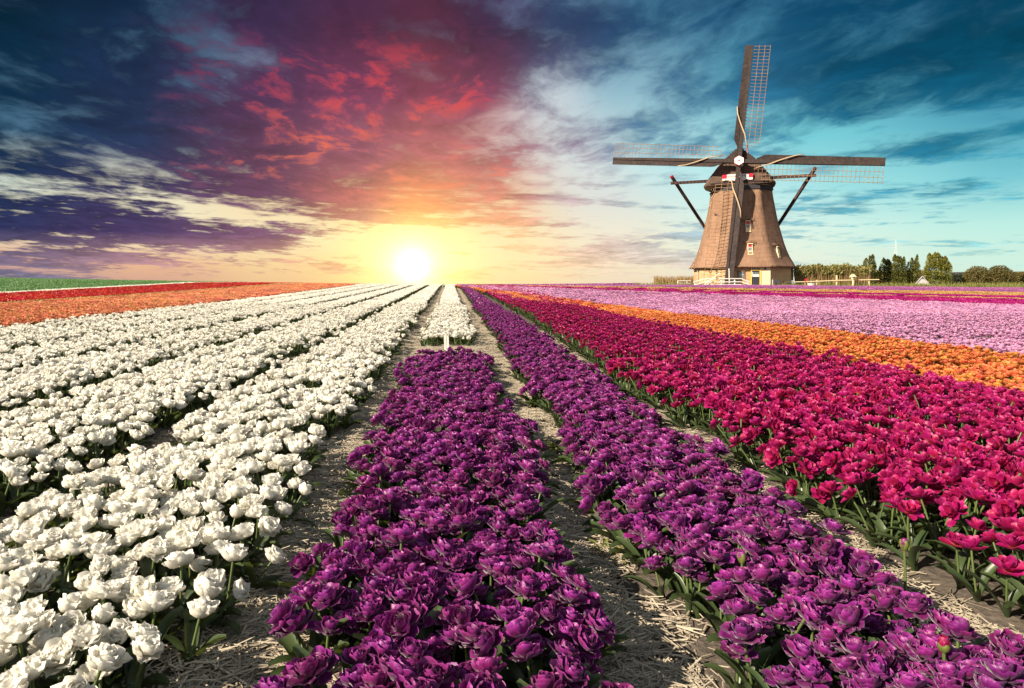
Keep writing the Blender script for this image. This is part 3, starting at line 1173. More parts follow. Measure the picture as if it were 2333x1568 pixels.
def thatch_mat(name, c1, c2):
    m_, b, out = new_mat(name)
    tc = b.n('ShaderNodeTexCoord').outputs['Object']
    x, y, z = b.sep(tc)
    ang = b.m('MULTIPLY', b.m('ARCTAN2', x, y), 3.4)
    fine = b.noise(b.xyz(b.m('MULTIPLY', ang, 14.0), b.m('MULTIPLY', z, 1.8), 0.0), 1.0, 6, 0.7)
    course = b.noise(b.xyz(b.m('MULTIPLY', ang, 0.5), b.m('MULTIPLY', z, 5.5), 4.0), 1.0, 4, 0.6)
    big = b.noise(tc, 0.55, 5, 0.6)
    f = b.m('ADD', b.m('MULTIPLY', fine, 0.42), b.m('ADD', b.m('MULTIPLY', course, 0.30), b.m('MULTIPLY', big, 0.28)))
    c = b.mix(b.rng(f, 0.36, 0.64, smooth=False), c1, c2)
    h = b.m('ADD', fine, b.m('MULTIPLY', course, 0.8))
    st = b.noise(b.xyz(b.m('MULTIPLY', ang, 1.6), b.m('MULTIPLY', z, 0.22), 9.0), 1.4, 5, 0.65)
    c = b.mix(b.m('MULTIPLY', b.rng(st, 0.50, 0.66), 0.5), c, tuple(k * 0.45 for k in c1))
    b.t.links.new(principled(b, c, 0.95, 0.1, bump(b, h, 0.9, 0.05)), out.inputs[0])
    return m_


def brick_mat(name):
    m_, b, out = new_mat(name)
    tc = b.n('ShaderNodeTexCoord').outputs['Object']
    x, y, z = b.sep(tc)
    v = b.xyz(b.m('MULTIPLY', b.m('ARCTAN2', x, y), 4.4), z, 0.0)
    br = b.n('ShaderNodeTexBrick')
    b.put(br.inputs['Vector'], v)
    for k, val in (('Scale', 4.0), ('Mortar Size', 0.012), ('Brick Width', 0.84), ('Row Height', 0.26), ('Bias', 0.0)):
        br.inputs[k].default_value = val
    br.inputs['Color1'].default_value = (0.40, 0.25, 0.125, 1)
    br.inputs['Color2'].default_value = (0.52, 0.34, 0.175, 1)
    br.inputs['Mortar'].default_value = (0.45, 0.37, 0.28, 1)
    g = b.noise(tc, 1.3, 5, 0.65)
    c = b.mix(b.m('MULTIPLY', b.rng(g, 0.45, 0.7), 0.45), br.outputs['Color'], (0.27, 0.165, 0.09))
    b.t.links.new(principled(b, c, 0.9, 0.2, bump(b, br.outputs['Fac'], -0.5, 0.02)), out.inputs[0])
    return m_


def glass_mat(name):
    m_, b, out = new_mat(name)
    tc = b.n('ShaderNodeTexCoord').outputs['Object']
    c = b.mix(b.noise(tc, 4, 2, 0.5), (0.10, 0.14, 0.17), (0.22, 0.27, 0.30))
    b.t.links.new(principled(b, c, 0.12, 0.6), out.inputs[0])
    return m_


M['thatch'] = thatch_mat('weathered_thatch', (0.155, 0.090, 0.060), (0.33, 0.20, 0.13))
M['capthatch'] = thatch_mat('cap_thatch', (0.065, 0.046, 0.040), (0.16, 0.105, 0.078))
M['darkwood'] = wood_mat('tarred_wood', (0.015, 0.011, 0.011), (0.050, 0.031, 0.025))
M['lattice'] = wood_mat('lattice_wood', (0.15, 0.085, 0.045), (0.31, 0.195, 0.105))
M['beam'] = wood_mat('tail_beam_wood', (0.028, 0.016, 0.018), (0.085, 0.042, 0.036))
M['brick'] = brick_mat('yellow_brown_brick')
M['band'] = paint_mat('black_tar_band', (0.030, 0.028, 0.034), 0.7)
M['cream'] = paint_mat('cream_plaster', (0.72, 0.60, 0.36), 0.7)
M['ochre'] = paint_mat('ochre_paint', (0.74, 0.50, 0.11), 0.5)
M['whitep'] = paint_mat('white_paint', (0.80, 0.77, 0.70), 0.45, 0.3)
M['redp'] = paint_mat('red_paint', (0.60, 0.012, 0.035), 0.4)
M['greyp'] = paint_mat('grey_plaster', (0.34, 0.33, 0.32), 0.8)
M['darkp'] = paint_mat('dark_paint', (0.032, 0.034, 0.045), 0.5)
M['ink'] = paint_mat('black_lettering', (0.03, 0.03, 0.03), 0.6)
M['glass'] = glass_mat('window_glass')
M['cloth'] = paint_mat('rolled_sailcloth', (0.40, 0.30, 0.19), 0.9)

MILL_PROFILE = [(1.85, 5.10), (2.05, 4.90), (2.5, 4.66), (2.9, 4.46), (3.6, 4.18), (4.4, 3.94), (5.5, 3.66), (6.7, 3.40), (8.0, 3.15), (9.2, 2.97), (10.1, 2.86)]
WIDER = 1.055
OCT0 = 35.0           # a corner of the octagon, in degrees to the right of the side that faces the field


def oct_r(deg, rnd=0.03):
    d = ((deg - OCT0 + 22.5) % 45.0) - 22.5      # 0 at a corner
    f = math.cos(R(22.5)) / math.cos(R(22.5 - abs(d)))
    return f * (1 - rnd) + rnd * 0.975


def ring(rad, z, n, rnd=0.03):
    rad *= WIDER
    return [(rad * oct_r(a, rnd) * math.sin(R(a)), -rad * oct_r(a, rnd) * math.cos(R(a)), z) for a in (OCT0 + 360 * k / n for k in range(n))]


def loft(rings, cap_top=True, cap_bot=True):
    n = len(rings[0])
    mb = MB()
    vs = [p for r_ in rings for p in r_]
    fs = []
    for i in range(len(rings) - 1):
        for k in range(n):
            fs.append((i * n + k, i * n + (k + 1) % n, (i + 1) * n + (k + 1) % n, (i + 1) * n + k))
    if cap_bot:
        fs.append(tuple(range(n - 1, -1, -1)))
    if cap_top:
        fs.append(tuple(range((len(rings) - 1) * n, len(rings) * n)))
    mb.add(vs, fs)
    return mb


def face_frame(facet, t, z, rad, lift=0.0, slope=0.0):
    """frame on a side of the octagon: x along the side, y up, z outward"""
    a = R(facet)
    out = Vector((math.sin(a), -math.cos(a), 0))
    tan = Vector((math.cos(a), math.sin(a), 0))
    o = out * (rad * WIDER * math.cos(R(22.5)) + lift) + tan * t + Vector((0, 0, z))
    up = Vector((0, 0, 1))
    if slope:
        up = (up - out * math.tan(slope)).normalized()
        out = tan.cross(up)
    return Matrix((tan, up, out)).transposed().to_4x4(), o


def local(o, fr, root):
    m_, p = fr
    o.matrix_local = Matrix.Translation(p) @ m_
    return o


def build_windmill():
    root = empty('windmill', (29.8, 70.0, 1.12), R(-23.1))
    root.scale = (.97, .97, .97)
    tag(root, 'brown thatched windmill with four dark lattice sails on a brick base behind the tulip field', 'windmill')
    # brick base
    n = 64
    base = loft([ring(4.62, -0.6, n, .02), ring(4.58, 1.0, n, .02), ring(4.55, 1.98, n, .02)]).build('brick_base', M['brick'], root)
    # thatched body with a thick cut edge at the bottom
    prof = MILL_PROFILE
    rings = [ring(4.60, 1.99, n), ring(4.86, 1.80, n)] + [ring(r_, z, n) for z, r_ in prof]
    body = loft(rings, cap_top=True, cap_bot=False)
    V = body.arrays()
    jit = (fbm(np.arctan2(V[:, 0], V[:, 1]) * 9, V[:, 2] * 1.5, 3.0, 3) - .5) * .07
    V[:, 0] *= 1 + jit / 4
    V[:, 1] *= 1 + jit / 4
    body.v = [V]
    tower = body.build('thatched_body', M['thatch'], root, smooth=False)
    for p in tower.data.polygons:
        p.use_smooth = True
    loft([ring(2.86, 9.80, n), ring(3.0, 9.84, n), ring(2.96, 10.26, n), ring(2.80, 10.28, n)]).build('tarred_band', M['band'], root)
    cyl = [[(r_ * math.sin(6.2832 * k / 48), -r_ * math.cos(6.2832 * k / 48), z) for k in range(48)] for r_, z in ((2.84, 10.281), (2.84, 10.95))]
    loft(cyl).build('turning_ring', M['cream'], root, smooth=False)

    # cap: sections from the back to the front
    tmpl = [(3.30, 10.36), (3.36, 10.50), (3.05, 11.0), (2.5, 11.75), (1.95, 12.5), (1.42, 13.08), (0.75, 13.62), (0.12, 14.1)]
    secs = [(-3.9, .40, .50), (-3.3, .66, .70), (-2.2, .90, .88), (-0.8, .99, .97), (0.6, 1.0, 1.0), (1.8, .98, 1.0), (2.5, .93, 1.0), (2.85, .86, 0.995)]
    rings = []
    for f, ws, zs in secs:
        pts = [(-w * ws * 1.04, -f, 10.36 + (z - 10.36) * zs) for w, z in tmpl]
        pts += [(w * ws * 1.04, -f, 10.36 + (z - 10.36) * zs) for w, z in reversed(tmpl)]
        rings.append([(x - .15, y, z) for x, y, z in pts])
    cap = loft(rings).build('cap', M['capthatch'], root)
    for p in cap.data.polygons:
        p.use_smooth = len(p.vertices) == 4
    # boarded gable above the shaft, one board after another
    for k in range(7):
        z0 = 12.72 + k * .20
        w = np.interp(z0 + .1, [12.5, 13.08, 13.62, 14.1], [1.62, 1.24, .66, .12])
        mb = MB()
        mb.box((-.15, -2.895 - .008 * (k % 2), z0 + .1), (2 * w, .06, .185))
        mb.build('gable_board', M['darkwood'], cap)
    mb = MB()
    mb.beam((-.15, -2.7, 14.08), (-.15, 1.2, 13.95), .22, .16)
    mb.build('ridge_board', M['darkwood'], cap)
    # eave boards
    for sx in (-1, 1):
        mb = MB()
        mb.beam((-.15 + sx * 2.75, -2.88, 10.52), (-.15 + sx * .2, -2.88, 10.62), .10, .12)
        mb.build('eave_board', M['darkwood'], cap)
    fp = MB()
    fp.tube([(.66, .8, 13.3), (.66, .8, 14.2)], .045, 8, 0)
    fp.tube([(.66, .8, 14.2), (.66, .8, 15.0)], .045, 8, 1)
    fp.build('flag_pole', [M['whitep'], M['redp']], root)

    # sails
    t = R(10)
    nrm = Vector((0, -math.cos(t), math.sin(t)))
    up = Vector((0, math.sin(t), math.cos(t)))
    rt = Vector((1, 0, 0))
    H = Vector((-.15, -3.66, 12.48))
    L = 12.6
    for k in range(4):
        ph = R(5.6 + 90 * k)
        a = up * math.cos(ph) + rt * math.sin(ph)
        s = -up * math.sin(ph) + rt * math.cos(ph)
        zoff = .14 if k % 2 else -.14
        fr = (Matrix((s, a, nrm)).transposed().to_4x4(), H + nrm * zoff)

        def weather(r_):
            return R(4 + 15 * (1 - r_ / L) ** 1.3)
        mb = MB()
        mb.beam((0, -.35 if k < 2 else .36, 0), (0, L, 0), .40, .36, up=(0, 0, 1), w2=.24, h2=.2)
        sail = mb.build('sail', M['darkwood'], root)
        local(sail, fr, root)
        # wind boards on the leading side
        cuts = [.125, .34, .56, .78, 1.0]
        for q in range(4):
            r0, r1 = cuts[q] * L + .004, cuts[q + 1] * L - .004
            mb = MB()
            vs, fs = [], []
            m_ = 8
            for j in range(m_ + 1):
                r_ = r0 + (r1 - r0) * j / m_
                w = .62 - .10 * r_ / L
                if q == 0 and j < 3:
                    w *= (.35, .62, .93)[j]
                wa = weather(r_)
                for x_, dz in ((-.13, 0), (-.13 - w, 0), (-.13 - w, .04), (-.13, .04)):
                    vs.append((x_ * math.cos(wa), r_, -.02 - x_ * math.sin(wa) + dz))
            for j in range(m_):
                for e in range(4):
                    fs.append((j * 4 + e, j * 4 + (e + 1) % 4, j * 4 + 4 + (e + 1) % 4, j * 4 + 4 + e))
            fs += [(0, 1, 2, 3), (m_ * 4 + 3, m_ * 4 + 2, m_ * 4 + 1, m_ * 4)]
            mb.add(vs, fs)
            mb.build('wind_board', M['darkwood'], sail)
        # lattice: bars and rails
        nb_, W = 31, (1.78, 1.78, 2.1, 1.78)[k]
        rows = [r_ for r_ in np.linspace(.118 * L, .992 * L, nb_)]
        for j, r_ in enumerate(rows):
            w = W * (.45 if j == 0 else .75 if j == 1 else 1.0)
            wa = weather(r_)
            mb = MB()
            mb.beam((.10, r_, 0), ((w + .04) * math.cos(wa), r_, -(w + .04) * math.sin(wa)), .042, .038, up=(0, 1, 0))
            mb.build('lattice_bar', M['lattice'], sail)
        for x_, j0 in ((W * .40, 0), (W * .70, 1), (W * .985, 2)):
            pts = []
            for r_ in np.linspace(rows[j0] - .05, L, 9):
                wa = weather(r_)
                pts.append((x_ * math.cos(wa), r_, -x_ * math.sin(wa) + .035))
            mb = MB()
            for p0, p1 in zip(pts[:-1], pts[1:]):
                mb.beam(p0, p1, .038, .028)
            mb.build('lattice_rail', M['lattice'], sail)
        pts = [(-.74, .46 * L, .34), (-.62, .40 * L, .32), (-.30, .33 * L, .30), (.02, .27 * L, .29), (.26, .23 * L, .24), (.45, .17 * L, .05), (.62, .125 * L, -.10)]
        mb = MB()
        mb.tube(pts, [.045, .06, .07, .075, .07, .05, .035], 6)
        mb.build('rolled_cloth', M['cloth'], sail, smooth=True)
    # shaft end: white six-sided box with a red star
    fr = (Matrix((rt, up, nrm)).transposed().to_4x4(), H)
    hexa = lambda r_, z: [(r_ * math.sin(R(60 * k)), r_ * math.cos(R(60 * k)), z) for k in range(6)]
    hub = local(loft([hexa(.44, -.6), hexa(.47, .46)]).build('hub', M['whitep'], root), fr, root)
    loft([hexa(.50, .30), hexa(.515, .40)]).build('hub_rim', M['redp'], hub)
    mb = MB()
    vs = [(0, 0, .492)]
    for k in range(16):
        r_ = .27 if k % 2 == 0 else .06
        vs.append((r_ * math.sin(R(22.5 * k)), r_ * math.cos(R(22.5 * k)), .465))
    mb.add(vs, [(0, 1 + k, 1 + (k + 1) % 16) for k in range(16)])
    mb.build('star', M['redp'], hub)
    mb = MB()
    mb.tube([(0, 0, -.6), (0, 0, -1.6)], .34, 12)
    mb.build('shaft', M['darkwood'], hub)

    # name board under the shaft
    fr = (Matrix(((1, 0, 0), (0, 0, 1), (0, -1, 0))).transposed().to_4x4(), Vector((-.30, -2.99, 11.05)))
    top, bot = [], []
    for k in range(33):
        x_ = -1.42 + 2.84 * k / 32
        top.append((x_, .26 + .05 * math.cos(x_ * 1.1)))
        bot.append((x_, -.16 - .14 * abs(math.sin(x_ * 3.3 + .3)) - .12 * (1 - (abs(x_) / 1.42) ** 2)))
    vs = [(x_, y_, z_) for z_ in (0, .06) for x_, y_ in top + bot]
    m_ = 33
    fs = []
    for k in range(32):
        fs.append((2 * m_ + k, 3 * m_ + k, 3 * m_ + k + 1, 2 * m_ + k + 1))
        fs.append((k + 1, m_ + k + 1, m_ + k, k))
        fs.append((k, 2 * m_ + k, 2 * m_ + k + 1, k + 1))
        fs.append((m_ + k + 1, 3 * m_ + k + 1, 3 * m_ + k, m_ + k))
    fs += [(0, m_, 3 * m_, 2 * m_), (m_ - 1, 3 * m_ - 1, 4 * m_ - 1, 2 * m_ - 1)]
    mb = MB()
    mb.add(vs, fs)
    board = local(mb.build('name_board', M['whitep'], root), fr, root)
    for x_ in (-1.24, 1.24):
        mb = MB()
        mb.box((x_, .10, .085), (.40, .36, .06))
        mb.build('board_end', M['redp'], board)
    for txt, x_ in (('ANNO', -.62), ('1740', .55)):
        cu = bpy.data.curves.new('lettering', 'FONT')
        cu.body = txt
        cu.size = .30
        cu.align_x = 'CENTER'
        cu.align_y = 'CENTER'
        cu.extrude = .004
        tmp = bpy.data.objects.new('lettering_curve', cu)
        C.objects.link(tmp)
        bpy.context.view_layer.update()
        me = bpy.data.meshes.new_from_object(tmp.evaluated_get(bpy.context.evaluated_depsgraph_get()))
        bpy.data.objects.remove(tmp)
        me.name = 'lettering'
        me.materials.clear()
        me.materials.append(M['ink'])
        o = link('lettering', me, board)
        o.location = (x_, .10, .066)

    # tail: cross beam through the cap, two long braces and the tail pole behind
    mb = MB()
    mb.beam((-7.15, .9, 11.35), (7.15, .9, 11.35), .26, .30)
    mb.build('tail_beam', M['beam'], root)
    for sx in (-1, 1):
        mb = MB()
        mb.beam((sx * 7.0, .9, 12.0), (sx * .5, 7.4, 1.2), .26, .26, w2=.24, h2=.24)
        br = mb.build('tail_brace', M['beam'], root)
        mb = MB()
        mb.beam((sx * 7.0, .88, 12.0), (sx * 7.0 + sx * .09, .82, 12.16), .27, .27)
        mb.build('brace_end', M['redp'] if sx < 0 else M['beam'], br)
    mb = MB()
    mb.beam((-.15, 2.4, 12.0), (0, 7.6, .4), .36, .36)
    mb.build('tail_pole', M['beam'], root)

    # windows in the thatch
    def thatch_window(facet, t_, z, w=.40, red=True):
        rad = np.interp(z, [p[0] for p in prof], [p[1] for p in prof])
        s0 = np.interp(z + .6, [p[0] for p in prof], [p[1] for p in prof])
        s1 = np.interp(z - .6, [p[0] for p in prof], [p[1] for p in prof])
        fr = face_frame(facet, t_, z, rad * .985, .05, math.atan((s1 - s0) / 1.2) * .55)
        mb = MB()
        h = 1.02
        for c_, s_ in (((-w / 2, 0, .06), (.05, h, .14)), ((w / 2, 0, .06), (.05, h, .14)), ((0, h / 2 + .035, .10), (w + .10, .07, .26)), ((0, -h / 2 - .035, .06), (w + .12, .07, .20))):
            mb.box(c_, s_)
        win = local(mb.build('window', M['cream'], root), fr, root)
        mb = MB()
        mb.box((0, .36, .05), (w - .072, .27, .05))
        mb.build('shutter', M['redp' if red else 'glass'], win)
        mb = MB()
        mb.box((0, .03, .03), (w - .072, .37, .03))
        mb.build('pane', M['glass'], win)
        mb = MB()
        mb.box((0, .205, .06), (w - .074, .035, .05))
        mb.box((0, -.175, .06), (w - .074, .035, .05))
        mb.build('sash', M['whitep'], win)
        mb = MB()
        mb.box((0, -.35, .05), (w - .072, .30, .05))
        mb.build('panel', M['cream'], win)
        mb = MB()
        vs = []
        for q in range(7):
            x_ = -.62 + 1.24 * q / 6
            hh = .10 * math.cos(x_ / .62 * 1.45)
            vs += [(x_, .52 + hh, -.02), (x_, .60 + hh * 1.4, .22 * math.cos(x_ / .62 * 1.4)), (x_, .86 + hh, -.06)]
        mb.add(vs, [f_ for q in range(6) for f_ in ((q * 3, q * 3 + 3, q * 3 + 4, q * 3 + 1), (q * 3 + 1, q * 3 + 4, q * 3 + 5, q * 3 + 2))])
        mb.build('thatch_hood', M['thatch'], win, smooth=True)
    thatch_window(12.5, -.10, 5.95)
    thatch_window(12.5, -.02, 3.62)
    thatch_window(57.5, -.20, 3.35, .26, False)

    # brick base: window, door with lights over it, plastered bay, hatch
    def at_base(facet, t_, z, lift=.0):
        return face_frame(facet, t_, z, 4.60, lift)
    w, h = .56, .72
    mb = MB()
    for c_, s_ in (((-w / 2, 0, .03), (.08, h, .10)), ((w / 2, 0, .03), (.08, h, .10)), ((0, h / 2, .035), (w + .08, .08, .12)), ((0, -h / 2, .045), (w + .14, .08, .16))):
        mb.box(c_, s_)
    win = local(mb.build('window', M['lattice'], root), at_base(12.5, -.96, 1.08), root)
    for sx in (-1, 1):
        for sy in (-1, 1):
            mb = MB()
            mb.box((sx * .115, sy * .15, .012), (.20, .26, .02))
            mb.build('pane', M['glass'], win)
    mb = MB()
    mb.box((0, 0, .02), (.035, h - .085, .04))
    mb.box((0, 0, .0225), (w - .085, .035, .04))
    mb.build('sash', M['whitep'], win)

    mb = MB()
    mb.box((-.42, .0, .06), (.07, 2.1, .12))
    mb.box((.42, .0, .06), (.12, 2.1, .12))
    mb.box((0, .62, .058), (.772, .07, .115))
    mb.box((0, .97, .058), (.772, .10, .115))
    door = local(mb.build('door', M['ochre'], root), at_base(12.5, .40, .90), root)
    mb = MB()
    mb.box((0, -.20, .03), (.76, 1.52, .04))
    mb.build('door_leaf', M['darkp'], door)
    mb = MB()
    mb.box((0, .79, .03), (.76, .26, .03))
    mb.build('transom', M['cream'], door)
    for q in range(5):
        mb = MB()
        mb.box((-.29 + .145 * q, .79, .052), (.08, .13, .012))
        mb.build('transom_light', M['darkp'], door)
    for q in range(3):
        mb = MB()
        mb.box((-.20 + .20 * q, .33, .058), (.15, .20, .012))
        mb.build('door_light', M['glass'], door)
    mb = MB()
    mb.box((.03, .10, .058), (.56, .22, .012))
    mb.build('curtain', M['whitep'], door)
    mb = MB()
    mb.box((-.335, .22, .075), (.07, .50, .03))
    mb.build('shutter', M['whitep'], door)

    mb = MB()
    mb.box((0, 0, .03), (.90, 2.3, .08))
    bay = local(mb.build('plastered_bay', M['cream'], root), at_base(12.5, 1.31, .82), root)
    mb = MB()
    mb.box((-.05, .86, .12), (.13, .18, .12))
    mb.box((-.05, .98, .12), (.19, .05, .17))
    mb.build('wall_lamp', M['darkp'], bay)
    mb = MB()
    mb.box((0, 0, .04), (1.15, 1.1, .12))
    hb = local(mb.build('hatch_surround', M['greyp'], root), at_base(57.5, -1.15, .05), root)
    mb = MB()
    arc = [(-.22, -.55), (.22, -.55)] + [(.22 * math.cos(R(18 * k)), .05 + .2 * math.sin(R(18 * k))) for k in range(11)]
    m_ = len(arc)
    mb.add([(x_ + .08, y_, z_) for z_ in (.101, .13) for x_, y_ in arc], [tuple(range(m_, 2 * m_)), tuple(range(m_ - 1, -1, -1))] + [(k, (k + 1) % m_, m_ + (k + 1) % m_, m_ + k) for k in range(m_)])
    mb.build('hatch', M['darkp'], hb)
    mb = MB()
    mb.box((0, 0, .12), (.55, 1.25, .10))
    local(mb.build('shutter', M['darkp'], root), at_base(102.5, -1.5, 1.15), root)
    mb = MB()
    mb.tube([(0, -1.2, .08), (0, .8, .08)], .05, 8)
    local(mb.build('drain_pipe', M['greyp'], root), at_base(-77.5, 1.40, 1.0), root)
    for t_, z in ((.35, 1.5), (1.12, 1.62)):
        pts = [(.13 * math.cos(R(200 + 28 * k)), .19 * math.sin(R(200 + 28 * k)), .05) for k in range(6)]
        mb = MB()
        mb.tube([(-.12, .22, .05)] + pts + [(.12, .22, .05)], .028, 6)
        local(mb.build('wall_hook', M['darkp'], root), at_base(-32.5, t_ - .9, z), root)
    return root


build_windmill()


# ---------------------------------------------------------------- round the mill
def px(x, y, Y):
    return Vector(((x - 1025) / F * Y, Y, CAM_H - (y - 648) / F * Y))


def c3(cx, cy, Y):
    return px((1880 + cx / 5.302) * .8053, (580 + cy / 5.302) * .8053, Y)


def c4(cx, cy, Y):
    return px((2200 + cx / 3.352) * .8053, (680 + cy / 3.352) * .8053, Y)


def gz(x, y):
    return float(terrain(np.array([x]), np.array([y]))[0])


def railing():
    Y = 64.15
    top = [c3(430, 1162, Y), c3(580, 1110, Y), c3(1140, 1105, Y), c3(1275, 1152, Y)]
    g = min(p.z for p in top) - .75
    base = top[0].copy()
    base.z = g
    root = empty('bridge_railing', base)
    tag(root, 'low white wooden railing with three bars in front of the windmill base', 'railing')
    for name, dz in (('top_rail', 0), ('middle_rail', -.30), ('lower_rail', -.56)):
        mb = MB()
        for a, b_ in zip(top[:-1], top[1:]):
            mb.beam(a - base + Vector((0, 0, dz)), b_ - base + Vector((0, 0, dz)), .06, .075)
        mb.build(name, M['whitep'], root)
    for cx in (457, 652, 850, 1052, 1247):
        p = c3(cx, 0, Y)
        z = np.interp(p.x, [q.x for q in top], [q.z for q in top])
        mb = MB()
        mb.box((p.x - base.x, 0.07, (z - g) / 2 - .0), (.085, .08, z - g + .04))
        mb.build('post', M['whitep'], root)
    # a second, shorter railing further back
    Y = 68.0
    a, b_ = c3(190, 1138, Y), c3(392, 1138, Y)
    base = a.copy()
    base.z = gz(a.x, Y)
    root = empty('bridge_railing', base)
    tag(root, 'short white railing half hidden by the field edge beside the reeds', 'railing')
    for dz in (0, -.25):
        mb = MB()
        mb.beam(Vector((0, 0, a.z - base.z + dz)), b_ - base + Vector((0, 0, dz)), .04, .05)
        mb.build('rail', M['whitep'], root)
    for f in (.04, .72):
        q = a.lerp(b_, f)
        mb = MB()
        mb.box((q.x - base.x, .06, (a.z - base.z) / 2), (.07, .07, a.z - base.z + .06))
        mb.build('post', M['whitep'], root)
    # loose poles leaning near the lower sail
    p0, p1 = c3(570, 1197, 63.95), c3(827, 1018, 63.95)
    mb = MB()
    mb.beam((0, 0, -.1), p1 - p0, .055, .055)
    o = mb.build('leaning_pole', M['whitep'])
    o.location = p0
    tag(o, 'white pole slanting across the railing up to the tip of the lower sail', 'pole')
    p0, p1 = c3(968, 1190, 64.6), c3(963, 955, 64.6)
    mb = MB()
    mb.beam((0, 0, -.1), p1 - p0, .06, .06)
    o = mb.build('white_pole', M['whitep'])
    o.location = p0
    tag(o, 'upright white pole in front of the brick base beside the lower sail', 'pole')


railing()


def garden():
    # long rail fence to the shrubs
    Y = 66.5
    pts = [c4(60, 397, Y), c4(262, 393, Y), c4(562, 380, Y), c4(712, 377, Y), c4(960, 372, Y)]
    base = pts[0].copy()
    base.z = gz(base.x, Y)
    root = empty('rail_fence', base)
    tag(root, 'low cream painted rail fence between the windmill and the dark shrubs', 'fence')
    for a, b_ in zip(pts[:-1], pts[1:]):
        mb = MB()
        mb.beam(a - base, b_ - base, .05, .08)
        mb.build('rail', M['cream'], root)
    for cx, ext in ((70, .05), (262, .02), (372, .12), (562, .42), (870, .05)):
        q = c4(cx, 400, Y)
        z = np.interp(q.x, [p.x for p in pts], [p.z for p in pts]) + ext
        mb = MB()
        mb.box((q.x - base.x, .09, (z - base.z) / 2 - .1), (.07 if ext < .4 else .11, .08, z - base.z + .2))
        if ext > .4:
            mb.box((q.x - base.x, .09, z - base.z + .03), (.15, .15, .09), taper=.3)
        mb.build('post', M['cream'], root)
    # bird house on a post
    p = c4(712, 420, 66.2)
    p.z = gz(p.x, 66.2)
    ztop = c4(712, 326, 66.2).z - p.z
    root = empty('bird_house', p)
    tag(root, 'cream bird house with a pitched roof on a post by the rail fence', 'bird house')
    mb = MB()
    mb.box((0, 0, (ztop - .45) / 2), (.12, .12, ztop - .45))
    mb.build('post', M['cream'], root)
    mb = MB()
    mb.box((0, 0, ztop - .33), (.22, .24, .22))
    hs = mb.build('house', M['cream'], root)
    mb = MB()
    mb.tube([(0, -.19, ztop - .32), (0, -.21, ztop - .32)], .07, 10)
    mb.build('entrance_hole', M['darkp'], hs)
    mb = MB()
    hw = .20
    mb.add([(-hw, -.3, ztop - .24), (hw, -.3, ztop - .24), (0, -.3, ztop), (-hw, .3, ztop - .24), (hw, .3, ztop - .24), (0, .3, ztop),
            (-hw + .1, -.3, ztop - .26), (hw - .1, -.3, ztop - .26)],
           [(0, 1, 2), (5, 4, 3), (0, 2, 5, 3), (1, 4, 5, 2), (0, 3, 4, 1)])
    mb.build('roof', M['cream'], root)
    # red marker and a white tub beside the fence
    p = c4(263, 425, 65.8)
    p.z = gz(p.x, 65.8)
    root = empty('marker_post', p)
    tag(root, 'thin post with a red plate beside the rail fence', 'marker')
    mb = MB()
    mb.box((0, 0, .36), (.05, .05, .72))
    mb.build('post', M['lattice'], root)
    mb = MB()
    mb.box((0, -.04, .66), (.22, .025, .20))
    mb.build('plate', M['redp'], root)
    p = c4(318, 425, 65.7)
    p.z = gz(p.x, 65.7)
    mb = MB()
    ringp = lambda r_, z: [(r_ * 1.5 * math.cos(6.2832 * k / 14), r_ * math.sin(6.2832 * k / 14), z) for k in range(14)]
    mb2 = loft([ringp(.19, 0), ringp(.24, .30), ringp(.265, .31), ringp(.265, .34), ringp(.21, .34), ringp(.19, .12)])
    o = mb2.build('trough', M['whitep'])
    o.location = p
    tag(o, 'small white trough on the grass under the rail fence', 'trough')
    # grey hut with a steep roof between the shrubs
    p = c4(1368, 436, 79)
    p.z = gz(p.x, 79)
    root = empty('garden_hut', p, R(-32))
    tag(root, 'small pale grey hut with a steep roof between two tall shrubs', 'hut')
    top = c4(1368, 338, 79).z - p.z
    mb = MB()
    for sx in (-1, 1):
        mb.add([(0, -.9, top), (sx * .78, -.9, .05), (sx * .78, 1.2, .05), (0, 1.2, top), (0, -.9, top - .09), (sx * .70, -.9, .05), (sx * .70, 1.2, .05), (0, 1.2, top - .09)],
               [(0, 1, 2, 3), (7, 6, 5, 4), (0, 4, 5, 1), (3, 2, 6, 7), (1, 5, 6, 2)])
    mb.build('roof', M['greyp'], root)
    mb = MB()
    mb.add([(-.68, -.8, .05), (.68, -.8, .05), (0, -.8, top - .14), (-.68, 1.1, .05), (.68, 1.1, .05), (0, 1.1, top - .14)], [(0, 1, 2), (5, 4, 3), (0, 2, 5, 3), (1, 4, 5, 2)])
    wall = mb.build('wall', M['greyp'], root)
    mb = MB()
    mb.box((.05, -.82, .95), (.16, .04, .4))
    mb.build('opening', M['darkp'], wall)
    # long low shed behind the bushes
    a, b_ = c4(1648, 303, 86), c4(2560, 297, 80)
    z0 = gz(a.x, 86) - .1
    root = empty('long_shed', (a.x, 86, z0))
    tag(root, 'long low dark shed with a flat black roof behind the bushes', 'shed')
    d = b_ - a
    d.z = 0
    hgt = a.z - z0
    nrm = Vector((-d.y, d.x, 0)).normalized()
    mb = MB()
    q = [Vector((0, 0, 0)), d, d + nrm * 5, nrm * 5]
    mb.add([tuple(v) for v in q] + [tuple(v + Vector((0, 0, hgt - .2))) for v in q], [(0, 1, 5, 4), (1, 2, 6, 5), (2, 3, 7, 6), (3, 0, 4, 7)])
    mb.build('wall', M['darkwood'], root)
    mb = MB()
    e = d.normalized() * .25
    q = [-e - nrm * .3, d + e - nrm * .3, d + e + nrm * 5.3, -e + nrm * 5.3]
    mb.add([tuple(v + Vector((0, 0, z))) for z in (hgt - .2, hgt) for v in q], [(3, 2, 1, 0), (4, 5, 6, 7), (0, 1, 5, 4), (1, 2, 6, 5), (2, 3, 7, 6), (3, 0, 4, 7)])
